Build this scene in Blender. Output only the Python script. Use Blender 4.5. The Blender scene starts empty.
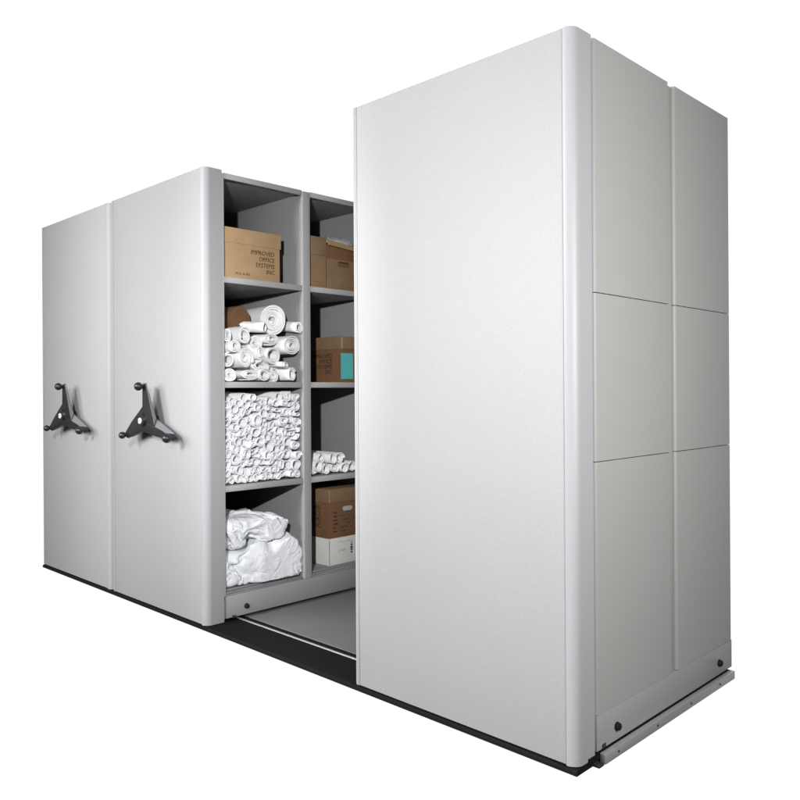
import bpy, bmesh, math, random
from mathutils import Vector, Matrix, noise
import numpy as np

random.seed(7)
S = bpy.context.scene
COL = S.collection
R = math.radians

# ------------------------------------------------------------------ materials
def new_mat(name):
    m = bpy.data.materials.new(name); m.use_nodes = True
    nt = m.node_tree; b = nt.nodes['Principled BSDF']
    return m, nt, b

def node(nt, kind, **kw):
    n = nt.nodes.new(kind)
    for k, v in kw.items(): setattr(n, k, v)
    return n

def paint(name, col, rough=.45, grain=.05, spec=.45, mottling=.03, scale=1100, speck=.0):
    m, nt, b = new_mat(name)
    tc = node(nt, 'ShaderNodeTexCoord')
    n1 = node(nt, 'ShaderNodeTexNoise'); n1.inputs['Scale'].default_value = scale; n1.inputs['Detail'].default_value = 3
    n2 = node(nt, 'ShaderNodeTexNoise'); n2.inputs['Scale'].default_value = 2.3; n2.inputs['Detail'].default_value = 4
    nt.links.new(tc.outputs['Object'], n1.inputs['Vector']); nt.links.new(tc.outputs['Object'], n2.inputs['Vector'])
    hsv = node(nt, 'ShaderNodeHueSaturation'); hsv.inputs['Color'].default_value = (*col, 1)
    mr = node(nt, 'ShaderNodeMapRange'); mr.inputs['To Min'].default_value = 1 - mottling; mr.inputs['To Max'].default_value = 1 + mottling
    nt.links.new(n2.outputs['Fac'], mr.inputs['Value'])
    sp = node(nt, 'ShaderNodeMapRange'); sp.inputs['From Min'].default_value = .3; sp.inputs['From Max'].default_value = .7      # speckle of the powder coat
    sp.inputs['To Min'].default_value = 1 - speck / 2; sp.inputs['To Max'].default_value = 1 + speck / 2
    nt.links.new(n1.outputs['Fac'], sp.inputs['Value'])
    ml = node(nt, 'ShaderNodeMath', operation='MULTIPLY'); nt.links.new(mr.outputs['Result'], ml.inputs[0]); nt.links.new(sp.outputs['Result'], ml.inputs[1])
    nt.links.new(ml.outputs[0], hsv.inputs['Value'])
    nt.links.new(hsv.outputs['Color'], b.inputs['Base Color'])
    mr2 = node(nt, 'ShaderNodeMapRange'); mr2.inputs['To Min'].default_value = rough - .05; mr2.inputs['To Max'].default_value = rough + .05
    nt.links.new(n2.outputs['Fac'], mr2.inputs['Value']); nt.links.new(mr2.outputs['Result'], b.inputs['Roughness'])
    bp = node(nt, 'ShaderNodeBump'); bp.inputs['Strength'].default_value = grain; bp.inputs['Distance'].default_value = .002
    nt.links.new(n1.outputs['Fac'], bp.inputs['Height']); nt.links.new(bp.outputs['Normal'], b.inputs['Normal'])
    b.inputs['Specular IOR Level'].default_value = spec
    return m

def cardboard(name, col, dark=.75):
    m, nt, b = new_mat(name)
    tc = node(nt, 'ShaderNodeTexCoord')
    mp = node(nt, 'ShaderNodeMapping'); mp.inputs['Scale'].default_value = (60, 60, 9)
    n1 = node(nt, 'ShaderNodeTexNoise'); n1.inputs['Scale'].default_value = 6; n1.inputs['Detail'].default_value = 5
    n2 = node(nt, 'ShaderNodeTexNoise'); n2.inputs['Scale'].default_value = 14; n2.inputs['Detail'].default_value = 4
    nt.links.new(tc.outputs['Object'], mp.inputs['Vector']); nt.links.new(mp.outputs['Vector'], n1.inputs['Vector'])
    nt.links.new(tc.outputs['Object'], n2.inputs['Vector'])
    add = node(nt, 'ShaderNodeMath', operation='MULTIPLY'); nt.links.new(n1.outputs['Fac'], add.inputs[0]); nt.links.new(n2.outputs['Fac'], add.inputs[1])
    cr = node(nt, 'ShaderNodeValToRGB')
    cr.color_ramp.elements[0].position = .1; cr.color_ramp.elements[0].color = (*[c * dark for c in col], 1)
    cr.color_ramp.elements[1].position = .64; cr.color_ramp.elements[1].color = (*[min(1, c * 1.12) for c in col], 1)
    nt.links.new(add.outputs[0], cr.inputs['Fac']); nt.links.new(cr.outputs['Color'], b.inputs['Base Color'])
    b.inputs['Roughness'].default_value = .8; b.inputs['Specular IOR Level'].default_value = .2
    bp = node(nt, 'ShaderNodeBump'); bp.inputs['Strength'].default_value = .15; bp.inputs['Distance'].default_value = .002
    nt.links.new(n1.outputs['Fac'], bp.inputs['Height']); nt.links.new(bp.outputs['Normal'], b.inputs['Normal'])
    return m

def simple(name, col, rough=.5, metal=0, spec=.5, bump=0, bscale=300, subs=0):
    m, nt, b = new_mat(name)
    b.inputs['Base Color'].default_value = (*col, 1); b.inputs['Roughness'].default_value = rough
    b.inputs['Metallic'].default_value = metal; b.inputs['Specular IOR Level'].default_value = spec
    tc = node(nt, 'ShaderNodeTexCoord'); n1 = node(nt, 'ShaderNodeTexNoise'); n1.inputs['Scale'].default_value = bscale
    nt.links.new(tc.outputs['Object'], n1.inputs['Vector'])
    hsv = node(nt, 'ShaderNodeHueSaturation'); hsv.inputs['Color'].default_value = (*col, 1)
    mr = node(nt, 'ShaderNodeMapRange'); mr.inputs['To Min'].default_value = .93; mr.inputs['To Max'].default_value = 1.07
    nt.links.new(n1.outputs['Fac'], mr.inputs['Value']); nt.links.new(mr.outputs['Result'], hsv.inputs['Value'])
    nt.links.new(hsv.outputs['Color'], b.inputs['Base Color'])
    if bump:
        bp = node(nt, 'ShaderNodeBump'); bp.inputs['Strength'].default_value = bump; bp.inputs['Distance'].default_value = .003
        nt.links.new(n1.outputs['Fac'], bp.inputs['Height']); nt.links.new(bp.outputs['Normal'], b.inputs['Normal'])
    if subs:
        b.inputs['Subsurface Weight'].default_value = subs; b.inputs['Subsurface Radius'].default_value = (.01, .01, .01)
    return m

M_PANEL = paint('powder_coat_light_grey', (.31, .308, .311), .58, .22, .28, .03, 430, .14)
M_TRIM = paint('trim_light_grey', (.292, .298, .308), .45, .02, .3, .01)
M_EDGE = paint('edge_trim_grey', (.30, .302, .306), .65, .02, .08, .01)
M_FRONT_LIT = paint('shelf_grey_lit_front', (.325, .33, .335), .5, .03, .35)  # lighter copy of the shelf grey, light on aisle-facing fronts put in its colour
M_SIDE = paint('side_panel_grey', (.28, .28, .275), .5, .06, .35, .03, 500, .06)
M_SHELF = paint('shelf_grey', (.225, .228, .234), .5, .03, .4)
M_BASE = paint('carriage_base_grey', (.265, .267, .266), .46, .04, .35)
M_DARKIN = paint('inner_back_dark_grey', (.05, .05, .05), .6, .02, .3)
M_DECK = paint('deck_laminate_grey', (.118, .121, .123), .6, .12, .2, .12, 380)
M_BLACK = paint('platform_black', (.010, .010, .011), .75, .1, .05, .2, 260)
M_RUB = simple('black_rubber', (.012, .012, .012), .5, 0, .4, .1, 90)
M_ALU = simple('aluminium_rail', (.46, .47, .48), .42, .55, .5, .03, 220)
M_STEEL = simple('bright_screw_steel', (.78, .77, .74), .35, .1)
M_HBLK = simple('handle_black_plastic', (.014, .0135, .013), .42, 0, .4, .05, 500)
M_HGREY = simple('handle_cast_grey', (.29, .295, .315), .35, .4, .5, .03, 300)
M_KNOB = simple('knob_black', (.02, .02, .022), .3, 0, .4)
M_PAPER = simple('white_drawing_paper', (.80, .80, .825), .75, 0, .25, .08, 55)
M_PAPER2 = simple('white_drawing_paper_cool', (.9, .91, .94), .75, 0, .25, .08, 55)
M_CLOTH = simple('white_sheeting', (.80, .82, .87), .45, 0, .4, 0, 120)
nt_ = M_CLOTH.node_tree; b_ = nt_.nodes['Principled BSDF']
tc_ = node(nt_, 'ShaderNodeTexCoord'); nz_ = node(nt_, 'ShaderNodeTexNoise'); nz_.inputs['Scale'].default_value = 9.5; nz_.inputs['Detail'].default_value = 5; nz_.inputs['Distortion'].default_value = 1.6
nt_.links.new(tc_.outputs['Object'], nz_.inputs['Vector'])
m1_ = node(nt_, 'ShaderNodeMath', operation='SUBTRACT'); m1_.inputs[1].default_value = .5; nt_.links.new(nz_.outputs['Fac'], m1_.inputs[0])
m2_ = node(nt_, 'ShaderNodeMath', operation='ABSOLUTE'); nt_.links.new(m1_.outputs[0], m2_.inputs[0])
bp_ = node(nt_, 'ShaderNodeBump'); bp_.inputs['Strength'].default_value = .42; bp_.inputs['Distance'].default_value = .035
nt_.links.new(m2_.outputs[0], bp_.inputs['Height']); nt_.links.new(bp_.outputs['Normal'], b_.inputs['Normal'])
M_WRAP = simple('milky_plastic_wrap', (.36, .38, .41), .3, 0, .5, .2, 60)
M_CB = cardboard('kraft_board_tan', (.43, .29, .16), .82)
M_CB2 = cardboard('kraft_board_mid', (.245, .16, .09), .72)
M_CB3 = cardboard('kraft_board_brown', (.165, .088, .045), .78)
M_CB4 = cardboard('kraft_board_brown_lid', (.20, .128, .072), .8)
M_WCB = cardboard('white_carton_board', (.62, .62, .60), .92)
M_INK = simple('printed_ink', (.02, .017, .015), .8, 0, .1)
M_INKF = simple('printed_ink_faint', (.30, .31, .31), .8, 0, .1)
M_TEAL = simple('teal_paper_label', (.09, .40, .41), .7, 0, .2)
M_TAPE = simple('packing_tape', (.42, .30, .17), .3, 0, .5)
M_LBL = simple('dark_data_plate', (.03, .03, .032), .4, 0, .5)

# ------------------------------------------------------------------ mesh helpers
def tmp_merge(bm, t, mi=0):
    for f in t.faces: f.material_index = mi
    me = bpy.data.meshes.new('t'); t.to_mesh(me); t.free()
    bm.from_mesh(me); bpy.data.meshes.remove(me)

def bx(bm, lo, hi, bev=.0, mi=0, seg=2, mat=None):
    t = bmesh.new(); bmesh.ops.create_cube(t, size=1)
    for v in t.verts:
        v.co = Vector([lo[i] + (v.co[i] + .5) * (hi[i] - lo[i]) for i in range(3)])
    if bev > 0: bmesh.ops.bevel(t, geom=list(t.edges), offset=bev, segments=seg, affect='EDGES', profile=.5)
    if mat is not None: bmesh.ops.transform(t, matrix=mat, verts=list(t.verts))
    tmp_merge(bm, t, mi)

def prism(bm, poly, z0, z1, mi=0, bev=0):
    """polygon in xy extruded along z"""
    t = bmesh.new()
    a = [t.verts.new((p[0], p[1], z0)) for p in poly]; b = [t.verts.new((p[0], p[1], z1)) for p in poly]
    n = len(poly)
    fa = t.faces.new(a); fb = t.faces.new(b)
    for i in range(n): t.faces.new((a[i], a[(i + 1) % n], b[(i + 1) % n], b[i]))
    bmesh.ops.recalc_face_normals(t, faces=list(t.faces))
    if bev: bmesh.ops.bevel(t, geom=list(fa.edges) + list(fb.edges), offset=bev, segments=2, affect='EDGES')
    tmp_merge(bm, t, mi)

def cyl(bm, c, axis, r0, r1, h, mi=0, seg=24, bev=0):
    t = bmesh.new(); bmesh.ops.create_cone(t, cap_ends=True, segments=seg, radius1=r0, radius2=r1, depth=h)
    if bev: bmesh.ops.bevel(t, geom=[e for e in t.edges if len(e.link_faces) == 2 and min(len(f.verts) for f in e.link_faces) == 4 and max(len(f.verts) for f in e.link_faces) > 4], offset=bev, segments=2, affect='EDGES')
    q = Vector((0, 0, 1)).rotation_difference(Vector(axis).normalized())
    bmesh.ops.transform(t, matrix=Matrix.Translation(Vector(c)) @ q.to_matrix().to_4x4(), verts=list(t.verts))
    tmp_merge(bm, t, mi)

def ball(bm, c, r, mi=0, sc=(1, 1, 1)):
    t = bmesh.new(); bmesh.ops.create_uvsphere(t, u_segments=24, v_segments=16, radius=r)
    for v in t.verts: v.co = Vector((v.co.x * sc[0] + c[0], v.co.y * sc[1] + c[1], v.co.z * sc[2] + c[2]))
    tmp_merge(bm, t, mi)

MAT_X = Matrix(((0, 0, 1), (1, 0, 0), (0, 1, 0))).to_4x4()     # text plane facing +x
MAT_NY = Matrix(((1, 0, 0), (0, 0, -1), (0, 1, 0))).to_4x4()   # text plane facing -y

def txt(bm, s, loc, size, facing, mi=1, align='RIGHT', shear=.0, width=1.0):
    c = bpy.data.curves.new('t', 'FONT'); c.body = s; c.size = size; c.align_x = align; c.shear = shear
    c.extrude = .0004; c.resolution_u = 2; c.space_character = 1.02
    o = bpy.data.objects.new('t', c); COL.objects.link(o)
    dg = bpy.context.evaluated_depsgraph_get(); dg.update()
    me = bpy.data.meshes.new_from_object(o.evaluated_get(dg))
    me.transform(Matrix.Translation(Vector(loc)) @ facing @ Matrix.Diagonal((width, 1, 1, 1)))
    t = bmesh.new(); t.from_mesh(me)
    bpy.data.objects.remove(o); bpy.data.curves.remove(c); bpy.data.meshes.remove(me)
    tmp_merge(bm, t, mi)

def build(name, bm, mats, parent=None, off=None, sharp=35):
    me = bpy.data.meshes.new(name)
    if off is not None: bmesh.ops.translate(bm, vec=-Vector(off), verts=list(bm.verts))
    bm.to_mesh(me); bm.free()
    for m in (mats if isinstance(mats, (list, tuple)) else [mats]): me.materials.append(m)
    for p in me.polygons: p.use_smooth = True
    me.set_sharp_from_angle(angle=R(sharp))
    o = bpy.data.objects.new(name, me); COL.objects.link(o)
    if parent is not None: o.parent = parent
    return o

def tag(o, label, cat, group=None):
    o['label'] = label; o['category'] = cat
    if group: o['group'] = group
    return o

def thing(name, loc, label, cat, group=None):
    o = bpy.data.objects.new(name, None); o.empty_display_size = .1; o.location = loc; COL.objects.link(o)
    return tag(o, label, cat, group)

# ------------------------------------------------------------------ dimensions (metres)
H, ZB, D = 2.2, .025, 1.13
AX0, AX1 = -.963, 0.0
BX0, BX1 = -2.976, -2.0125
CX0, CX1 = -3.972, -3.006
G_CAR = 'mobile shelving carriages on the floor track'

# ------------------------------------------------------------------ track platform
pl = thing('track_platform', (-2, .5, 0), 'low black and grey floor track platform with metal rails under the shelving', 'floor track')
L0 = (-2, .5, 0)
for xa, xb in ((-3.985, -1.2645), (-1.2625, -.001)):
    b = bmesh.new()
    t = bmesh.new()
    prof = [(.0, .0), (.0, .010), (.006, .0165), (.018, .0175), (.187, .0185), (.187, 0)]
    a = [t.verts.new((xa, p[0], p[1])) for p in prof]; c = [t.verts.new((xb, p[0], p[1])) for p in prof]
    n = len(prof); t.faces.new(a); t.faces.new(c)
    for i in range(n): t.faces.new((a[i], a[(i + 1) % n], c[(i + 1) % n], c[i]))
    bmesh.ops.recalc_face_normals(t, faces=list(t.faces)); tmp_merge(b, t)
    build('edge_ramp', b, M_BLACK, pl, L0)
b = bmesh.new(); bx(b, (-3.98, .1885, .002), (-.004, .1985, .0215), .001); build('rail_strip', b, M_ALU, pl, L0)
b = bmesh.new(); bx(b, (-3.98, .1995, .001), (-.004, .214, .012), .0005); bx(b, (-3.98, .2145, .001), (-.004, .238, .0165), .001); build('rail_groove', b, M_BLACK, pl, L0)
b = bmesh.new(); bx(b, (-3.98, .2395, .001), (-.004, 1.12, .0195), .001); build('deck', b, M_DECK, pl, L0)
b = bmesh.new(); bx(b, (.0055, .118, .003), (.0255, 1.095, .0335), .0022); er = build('end_rail', b, M_ALU, pl, L0)
for y in (.195, .452, .705, .955):
    b = bmesh.new(); cyl(b, (.0262, y, .0195), (1, 0, 0), .0042, .0036, .003, seg=14); build('bolt', b, M_LBL, er, L0)
b = bmesh.new(); bx(b, (-.02, .088, .0005), (.0215, .1172, .0078), .001); build('rail_bracket', b, M_LBL, er, L0)
b = bmesh.new(); bx(b, (-.03, .06, .0145), (.0045, 1.10, .031)); build('rail_gap_shade', b, M_BLACK, er, L0)  # black bar standing in for the shade between base and rail

# ------------------------------------------------------------------ carriages
def arc(cx, cy, r, a0, a1, n):
    return [(cx + r * math.cos(R(a0 + (a1 - a0) * i / n)), cy + r * math.sin(R(a0 + (a1 - a0) * i / n))) for i in range(n + 1)]

def carriage_front(root, x0, x1, loc):
    b = bmesh.new(); bx(b, (x0 + .0245, .0012, ZB), (x1 - .0372, .022, H - .001), .0012); build('end_panel', b, M_PANEL, root, loc)
    # wide rounded corner trim on the right
    r = .036
    poly = [(x1 - .036, .0)] + arc(x1 - r, r, r, -90, 0, 12)[1:] + [(x1, .1), (x1 - .011, .1), (x1 - .011, .045), (x1 - .03, .03), (x1 - .036, .024)]
    b = bmesh.new(); prism(b, poly, ZB - .004, H + .001, bev=.0016); build('corner_trim', b, M_TRIM, root, loc)
    # narrow trim on the left
    r = .01
    poly = [(x0 + .0235, .024), (x0, .06), (x0, .016)] + arc(x0 + r, r, r, 180, 270, 6) + [(x0 + .016, 0), (x0 + .017, .0025), (x0 + .018, 0), (x0 + .0235, 0)]
    b = bmesh.new(); prism(b, poly, ZB - .002, H, bev=.0016); build('edge_trim', b, M_EDGE, root, loc)

def bumper(root, x, y, z, loc):
    b = bmesh.new()
    cyl(b, (x + .002, y, z), (1, 0, 0), .0135, .0135, .003, seg=24)
    cyl(b, (x + .0085, y, z), (1, 0, 0), .0122, .0112, .010, seg=24, bev=.0018)
    cyl(b, (x + .0142, y, z), (1, 0, 0), .0045, .0040, .002, seg=12)
    build('bumper', b, M_RUB, root, loc)

def base_part(root, x0, x1, loc):
    b = bmesh.new()
    bx(b, (x0 + .004, .112, ZB + .010), (x1 - .0002, D, .142), .0022)
    bx(b, (x0 + .03, .03, ZB + .006), (x1 - .014, .113, .12), .001)
    return build('base', b, M_BASE, root, loc)

def plate(root, x, y, z, loc):
    b = bmesh.new(); bx(b, (x, y - .011, z - .0065), (x + .0016, y + .011, z + .0065), .0006); build('data_plate', b, M_LBL, root, loc)

# --- A: the closed carriage nearest the camera
LA = ((AX0 + AX1) / 2, .5, 0)
A = thing('shelving_carriage', LA, 'closed grey carriage in the foreground with blank end panel and panelled side', 'shelving', G_CAR)
carriage_front(A, AX0, AX1, LA)
base_part(A, AX0, AX1, LA)
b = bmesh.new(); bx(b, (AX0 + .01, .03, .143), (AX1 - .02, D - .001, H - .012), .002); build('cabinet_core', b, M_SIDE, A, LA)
for y0, y1 in ((.1025, .1105), (.6135, .6475)):
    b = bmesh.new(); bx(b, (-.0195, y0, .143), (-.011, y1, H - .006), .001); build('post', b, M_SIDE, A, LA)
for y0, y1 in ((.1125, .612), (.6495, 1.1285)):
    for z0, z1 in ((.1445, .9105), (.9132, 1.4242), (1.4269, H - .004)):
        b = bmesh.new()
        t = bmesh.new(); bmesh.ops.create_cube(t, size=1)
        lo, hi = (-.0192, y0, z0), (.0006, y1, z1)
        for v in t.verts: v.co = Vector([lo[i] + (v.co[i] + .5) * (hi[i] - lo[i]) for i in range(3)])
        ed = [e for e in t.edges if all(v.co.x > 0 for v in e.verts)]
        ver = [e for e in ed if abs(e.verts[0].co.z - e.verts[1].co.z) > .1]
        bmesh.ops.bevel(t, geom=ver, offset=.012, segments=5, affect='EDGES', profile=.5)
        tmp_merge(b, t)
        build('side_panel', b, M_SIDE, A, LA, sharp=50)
bumper(A, AX1, .229, .079, LA); bumper(A, AX1, 1.005, .081, LA); plate(A, AX1, .152, .043, LA)

# --- handles
def handle(root, cx, cz, loc):
    """three-armed wheel; f = front outline, k = rear outline, x,z about the hub"""
    f = [(.004, .185), (.036, .185), (.074, .072), (.112, -.031), (.166, -.043), (.206, -.058), (.180, -.082), (.083, -.070),
         (-.021, -.052), (-.099, -.076), (-.163, -.093), (-.190, -.071), (-.113, -.003), (-.002, .070)]
    k = [(-.020, .196), (.015, .192), (.057, .072), (.070, .012), (.160, -.024), (.256, -.062), (.246, -.092), (.128, -.088),
         (-.050, -.060), (-.125, -.083), (-.185, -.097), (-.205, -.067), (-.140, .005), (-.044, .072)]
    yf = [-.08, -.08, -.077, -.074, -.07, -.066, -.066, -.07, -.074, -.078, -.082, -.082, -.078, -.078]
    yk = [-.062, -.062, -.05, -.038, -.036, -.036, -.036, -.038, -.045, -.055, -.062, -.062, -.05, -.05]
    b = bmesh.new()
    A_ = [b.verts.new((cx + p[0], y, cz + p[1])) for p, y in zip(f, yf)]
    K_ = [b.verts.new((cx + p[0], y, cz + p[1])) for p, y in zip(k, yk)]
    n = len(f); hubf = b.verts.new((cx, -.080, cz)); hubk = b.verts.new((cx, -.022, cz))
    for i in range(n):
        j = (i + 1) % n
        b.faces.new((A_[i], A_[j], hubf)); b.faces.new((K_[j], K_[i], hubk))
        q = b.faces.new((A_[j], A_[i], K_[i], K_[j]))
        q.material_index = 1 if i in (0, 1, 2, 3, 4) else 0
    bmesh.ops.recalc_face_normals(b, faces=list(b.faces))
    bmesh.ops.bevel(b, geom=[e for e in b.edges if len(e.link_faces) == 2 and e.calc_face_angle(0) > .6], offset=.0022, segments=2, affect='EDGES')
    hd = build('handle', b, [M_HBLK, M_HGREY], root, loc, 22)
    for x, y, z, s in ((.010, -.105, .174, .0215), (-.168, -.105, -.078, .0185), (.260, -.088, -.079, .0225)):
        b = bmesh.new(); ball(b, (cx + x, y, cz + z), s)
        cyl(b, (cx + x, y + .02, cz + z), (0, 1, 0), .008, .011, .03, seg=16); build('knob', b, M_KNOB, hd, loc)
    b = bmesh.new(); ball(b, (cx + .243, -.047, cz - .077), .018); build('arm_end', b, M_KNOB, hd, loc)
    b = bmesh.new(); cyl(b, (cx + .004, -.083, cz + .006), (0, -1, 0), .036, .030, .014, seg=28, bev=.003)
    hub = build('hub', b, M_HBLK, hd, loc)
    b = bmesh.new(); cyl(b, (cx - .002, -.0925, cz), (0, -1, 0), .0165, .0145, .006, seg=24, bev=.0015); bx(b, (cx - .015, -.0962, cz - .0015), (cx + .011, -.0955, cz + .0012), 0, 1)
    build('lock_button', b, [M_STEEL, M_LBL], hub, loc)
    b = bmesh.new(); cyl(b, (cx, -.012, cz), (0, -1, 0), .024, .020, .03, seg=24); build('spindle', b, M_HBLK, hd, loc)

# --- B: open carriage in the middle
LB = ((BX0 + BX1) / 2, .5, 0)
Bc = thing('shelving_carriage', LB, 'open-sided grey carriage in the middle holding boxes and paper rolls on its shelves', 'shelving', G_CAR)
carriage_front(Bc, BX0, BX1, LB)
base_part(Bc, BX0, BX1, LB)
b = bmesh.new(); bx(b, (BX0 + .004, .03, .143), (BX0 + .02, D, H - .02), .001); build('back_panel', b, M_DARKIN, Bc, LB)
for y0, y1 in ((.1012, .1125), (.591, .642), (1.085, D)):
    b = bmesh.new()
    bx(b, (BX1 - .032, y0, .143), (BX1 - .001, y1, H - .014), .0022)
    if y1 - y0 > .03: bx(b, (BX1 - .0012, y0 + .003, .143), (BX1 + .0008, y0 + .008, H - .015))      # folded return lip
    build('post', b, M_FRONT_LIT, Bc, LB)
    b = bmesh.new(); bx(b, (BX0 + .022, y0 + .0008, .143), (BX1 - .0325, y1 - .0008, H - .015), .001)
    build('partition', b, M_SHELF, Bc, LB)
for y0, y1 in ((.1135, .590), (.643, 1.084)):
    for zt in (1.69, 1.18, .675):
        b = bmesh.new()
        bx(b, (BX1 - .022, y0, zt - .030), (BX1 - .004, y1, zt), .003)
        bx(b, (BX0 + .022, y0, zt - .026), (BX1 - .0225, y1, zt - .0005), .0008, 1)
        build('shelf', b, [M_FRONT_LIT, M_SHELF], Bc, LB)
    b = bmesh.new()
    bx(b, (BX1 - .03, y0, .143), (BX1 - .006, y1, .1495), .001)
    bx(b, (BX1 - .04, y0, .1505), (BX1 - .014, y1, .158), .001)
    bx(b, (BX0 + .022, y0, .143), (BX1 - .041, y1, .165), .001)
    build('bottom_shelf', b, M_SHELF, Bc, LB)
    b = bmesh.new()
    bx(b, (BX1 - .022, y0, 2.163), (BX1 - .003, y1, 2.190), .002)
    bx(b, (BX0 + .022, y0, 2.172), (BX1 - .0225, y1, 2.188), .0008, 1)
    build('top_shelf', b, [M_FRONT_LIT, M_SHELF], Bc, LB)
bumper(Bc, BX1, .227, .076, LB); plate(Bc, BX1, .155, .038, LB)
handle(Bc, -2.472, .987, LB)

# --- C: the far left carriage
LC = ((CX0 + CX1) / 2, .5, 0)
Cc = thing('shelving_carriage', LC, 'farthest grey carriage at the left end, only its end panel and handle in view', 'shelving', G_CAR)
carriage_front(Cc, CX0, CX1, LC)
base_part(Cc, CX0, CX1, LC)
b = bmesh.new(); bx(b, (CX0 + .004, .03, .143), (CX1 - .012, D, H - .012), .002); build('cabinet_core', b, M_SIDE, Cc, LC)
handle(Cc, -3.464, .994, LC)

# ------------------------------------------------------------------ cartons
def stadium(bm, c, w, h, facing, mi, n=8):
    t = bmesh.new(); r = h / 2
    pts = [(w / 2 - r + r * math.cos(R(-90 + 180 * i / n)), r * math.sin(R(-90 + 180 * i / n))) for i in range(n + 1)]
    pts += [(-w / 2 + r + r * math.cos(R(90 + 180 * i / n)), r * math.sin(R(90 + 180 * i / n))) for i in range(n + 1)]
    a = [t.verts.new((p[0], p[1], 0)) for p in pts]; t.faces.new(a)
    g = bmesh.ops.extrude_face_region(t, geom=list(t.faces))
    bmesh.ops.translate(t, vec=(0, 0, .0012), verts=[v for v in g['geom'] if isinstance(v, bmesh.types.BMVert)])
    bmesh.ops.recalc_face_normals(t, faces=list(t.faces))
    bmesh.ops.transform(t, matrix=Matrix.Translation(Vector(c)) @ facing, verts=list(t.verts))
    tmp_merge(bm, t, mi)

GB = 'record cartons on the shelves'
# 1 tan carton, top left
l = (-2.22, .29, 1.6905)
c1 = thing('storage_carton', l, 'tan lidded carton with printed lettering on the top shelf, left bay', 'box', GB)
b = bmesh.new(); bx(b, (-2.40, .122, 1.6905), (-2.052, .472, 1.89), .002)
X = -2.0518
for s, z in (('IMPROVED', 1.824), ('OFFICE', 1.793), ('SYSTEMS', 1.762), ('INC', 1.731)):
    txt(b, s, (X, .437, z), .0315, MAT_X, 1, 'RIGHT', .18, .95)
txt(b, '(910) 30-905', (X, .287, 1.712), .0175, MAT_X, 1, 'RIGHT', .1, .95)
build('carton_body', b, [M_CB, M_INK], c1, l)
b = bmesh.new(); bx(b, (-2.405, .117, 1.866), (-2.0475, .477, 1.941), .0022); build('carton_lid', b, M_CB, c1, l)

# 2 worn carton, top right
l = (-2.22, .84, 1.6905)
c2 = thing('storage_carton', l, 'worn tan carton with a sagging open lid and hand hole, top shelf, right bay', 'box', GB)
b = bmesh.new(); bx(b, (-2.40, .668, 1.6905), (-2.046, 1.02, 1.935), .002)
stadium(b, (-2.0462, .906, 1.836), .084, .030, MAT_X, 2); bx(b, (-2.0462, .868, 1.843), (-2.0442, .944, 1.8485), 0, 1)  # hand hole as raised plates, its inner shade put into dark board and ink
bx(b, (-2.0462, .905, 1.836), (-2.0448, .9065, 1.837), 0, 1)
bx(b, (-2.0462, .7785, 1.695), (-2.0452, .7805, 1.862), 0, 1)
for z in (1.705, 1.722): bx(b, (-2.0462, .69, z), (-2.0454, .772, z + .0016), 0, 2)
build('carton_body', b, [M_CB2, M_INK, M_CB3], c2, l)
b = bmesh.new()
bx(b, (-2.402, .664, 1.867), (-2.0415, .7785, 1.967), .002)                     # left part of the lid still upright
bx(b, (-2.402, .7795, 1.860), (-2.0445, 1.03, 1.931), .0015, 1)                 # lid side below the flap, its shade painted with darker board
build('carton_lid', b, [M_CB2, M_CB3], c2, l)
b = bmesh.new()
t = bmesh.new()
P = [(-2.046, .783, 1.9655), (-2.046, 1.03, 1.938), (-2.030, 1.03, 1.914), (-2.024, .783, 1.930)]
v = [t.verts.new(p) for p in P] + [t.verts.new((p[0] - .004, p[1], p[2] - .001)) for p in P]
t.faces.new(v[:4]); t.faces.new(v[4:][::-1])
for i in range(4): t.faces.new((v[i], v[4 + i], v[4 + (i + 1) % 4], v[(i + 1) % 4]))
bmesh.ops.recalc_face_normals(t, faces=list(t.faces)); tmp_merge(b, t)
build('lid_flap', b, M_CB, c2, l)

# plastic wrap lying on carton 2
def crumple(c, half, seed, amp, nu=60, nv=40, freq=5., flat=.0, pw=2.6):
    b = bmesh.new(); g = []
    off = Vector((seed * 3.1, seed * 1.7, seed * .9))
    for i in range(nv + 1):
        row = []
        ph = -math.pi / 2 + math.pi * i / nv
        for j in range(nu):
            th = 2 * math.pi * j / nu
            def se(w, m): return math.copysign(abs(w) ** (2 / m), w)
            d = Vector((se(math.cos(ph), pw) * se(math.cos(th), pw), se(math.cos(ph), pw) * se(math.sin(th), pw), se(math.sin(ph), pw)))
            p = Vector((d.x * half[0], d.y * half[1], d.z * half[2]))
            q = p * freq + off
            wv = Vector((noise.noise(q * .6), noise.noise(q * .6 + Vector((9, 2, 5))), noise.noise(q * .6 + Vector((3, 8, 1)))))
            q2 = q + wv * 1.1
            q2 = Vector((q2.x, q2.y + .8 * q2.z, q2.z * .75 - .3 * q2.y))
            rd = (1 - 2 * abs(noise.noise(q2))) * .6 + (1 - 2 * abs(noise.noise(q2 * 2.1 + off))) * .3 + noise.noise(q2 * 5) * .1
            p = p + d.normalized() * amp * (rd - .3)
            row.append(p + Vector(c))
        g.append(row)
    vs = [[b.verts.new(p) for p in row] for row in g]
    for i in range(nv):
        for j in range(nu):
            b.faces.new((vs[i][j], vs[i][(j + 1) % nu], vs[i + 1][(j + 1) % nu], vs[i + 1][j]))
    bmesh.ops.remove_doubles(b, verts=list(b.verts), dist=1e-5)
    bmesh.ops.recalc_face_normals(b, faces=list(b.faces))
    return b
wl = (-2.16, .98, 1.96)
o = build('plastic_wrap', crumple((-2.21, .975, 1.978), (.09, .09, .03), 3, .025, freq=14), M_WRAP, None, wl, 80); o.location = wl
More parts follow.
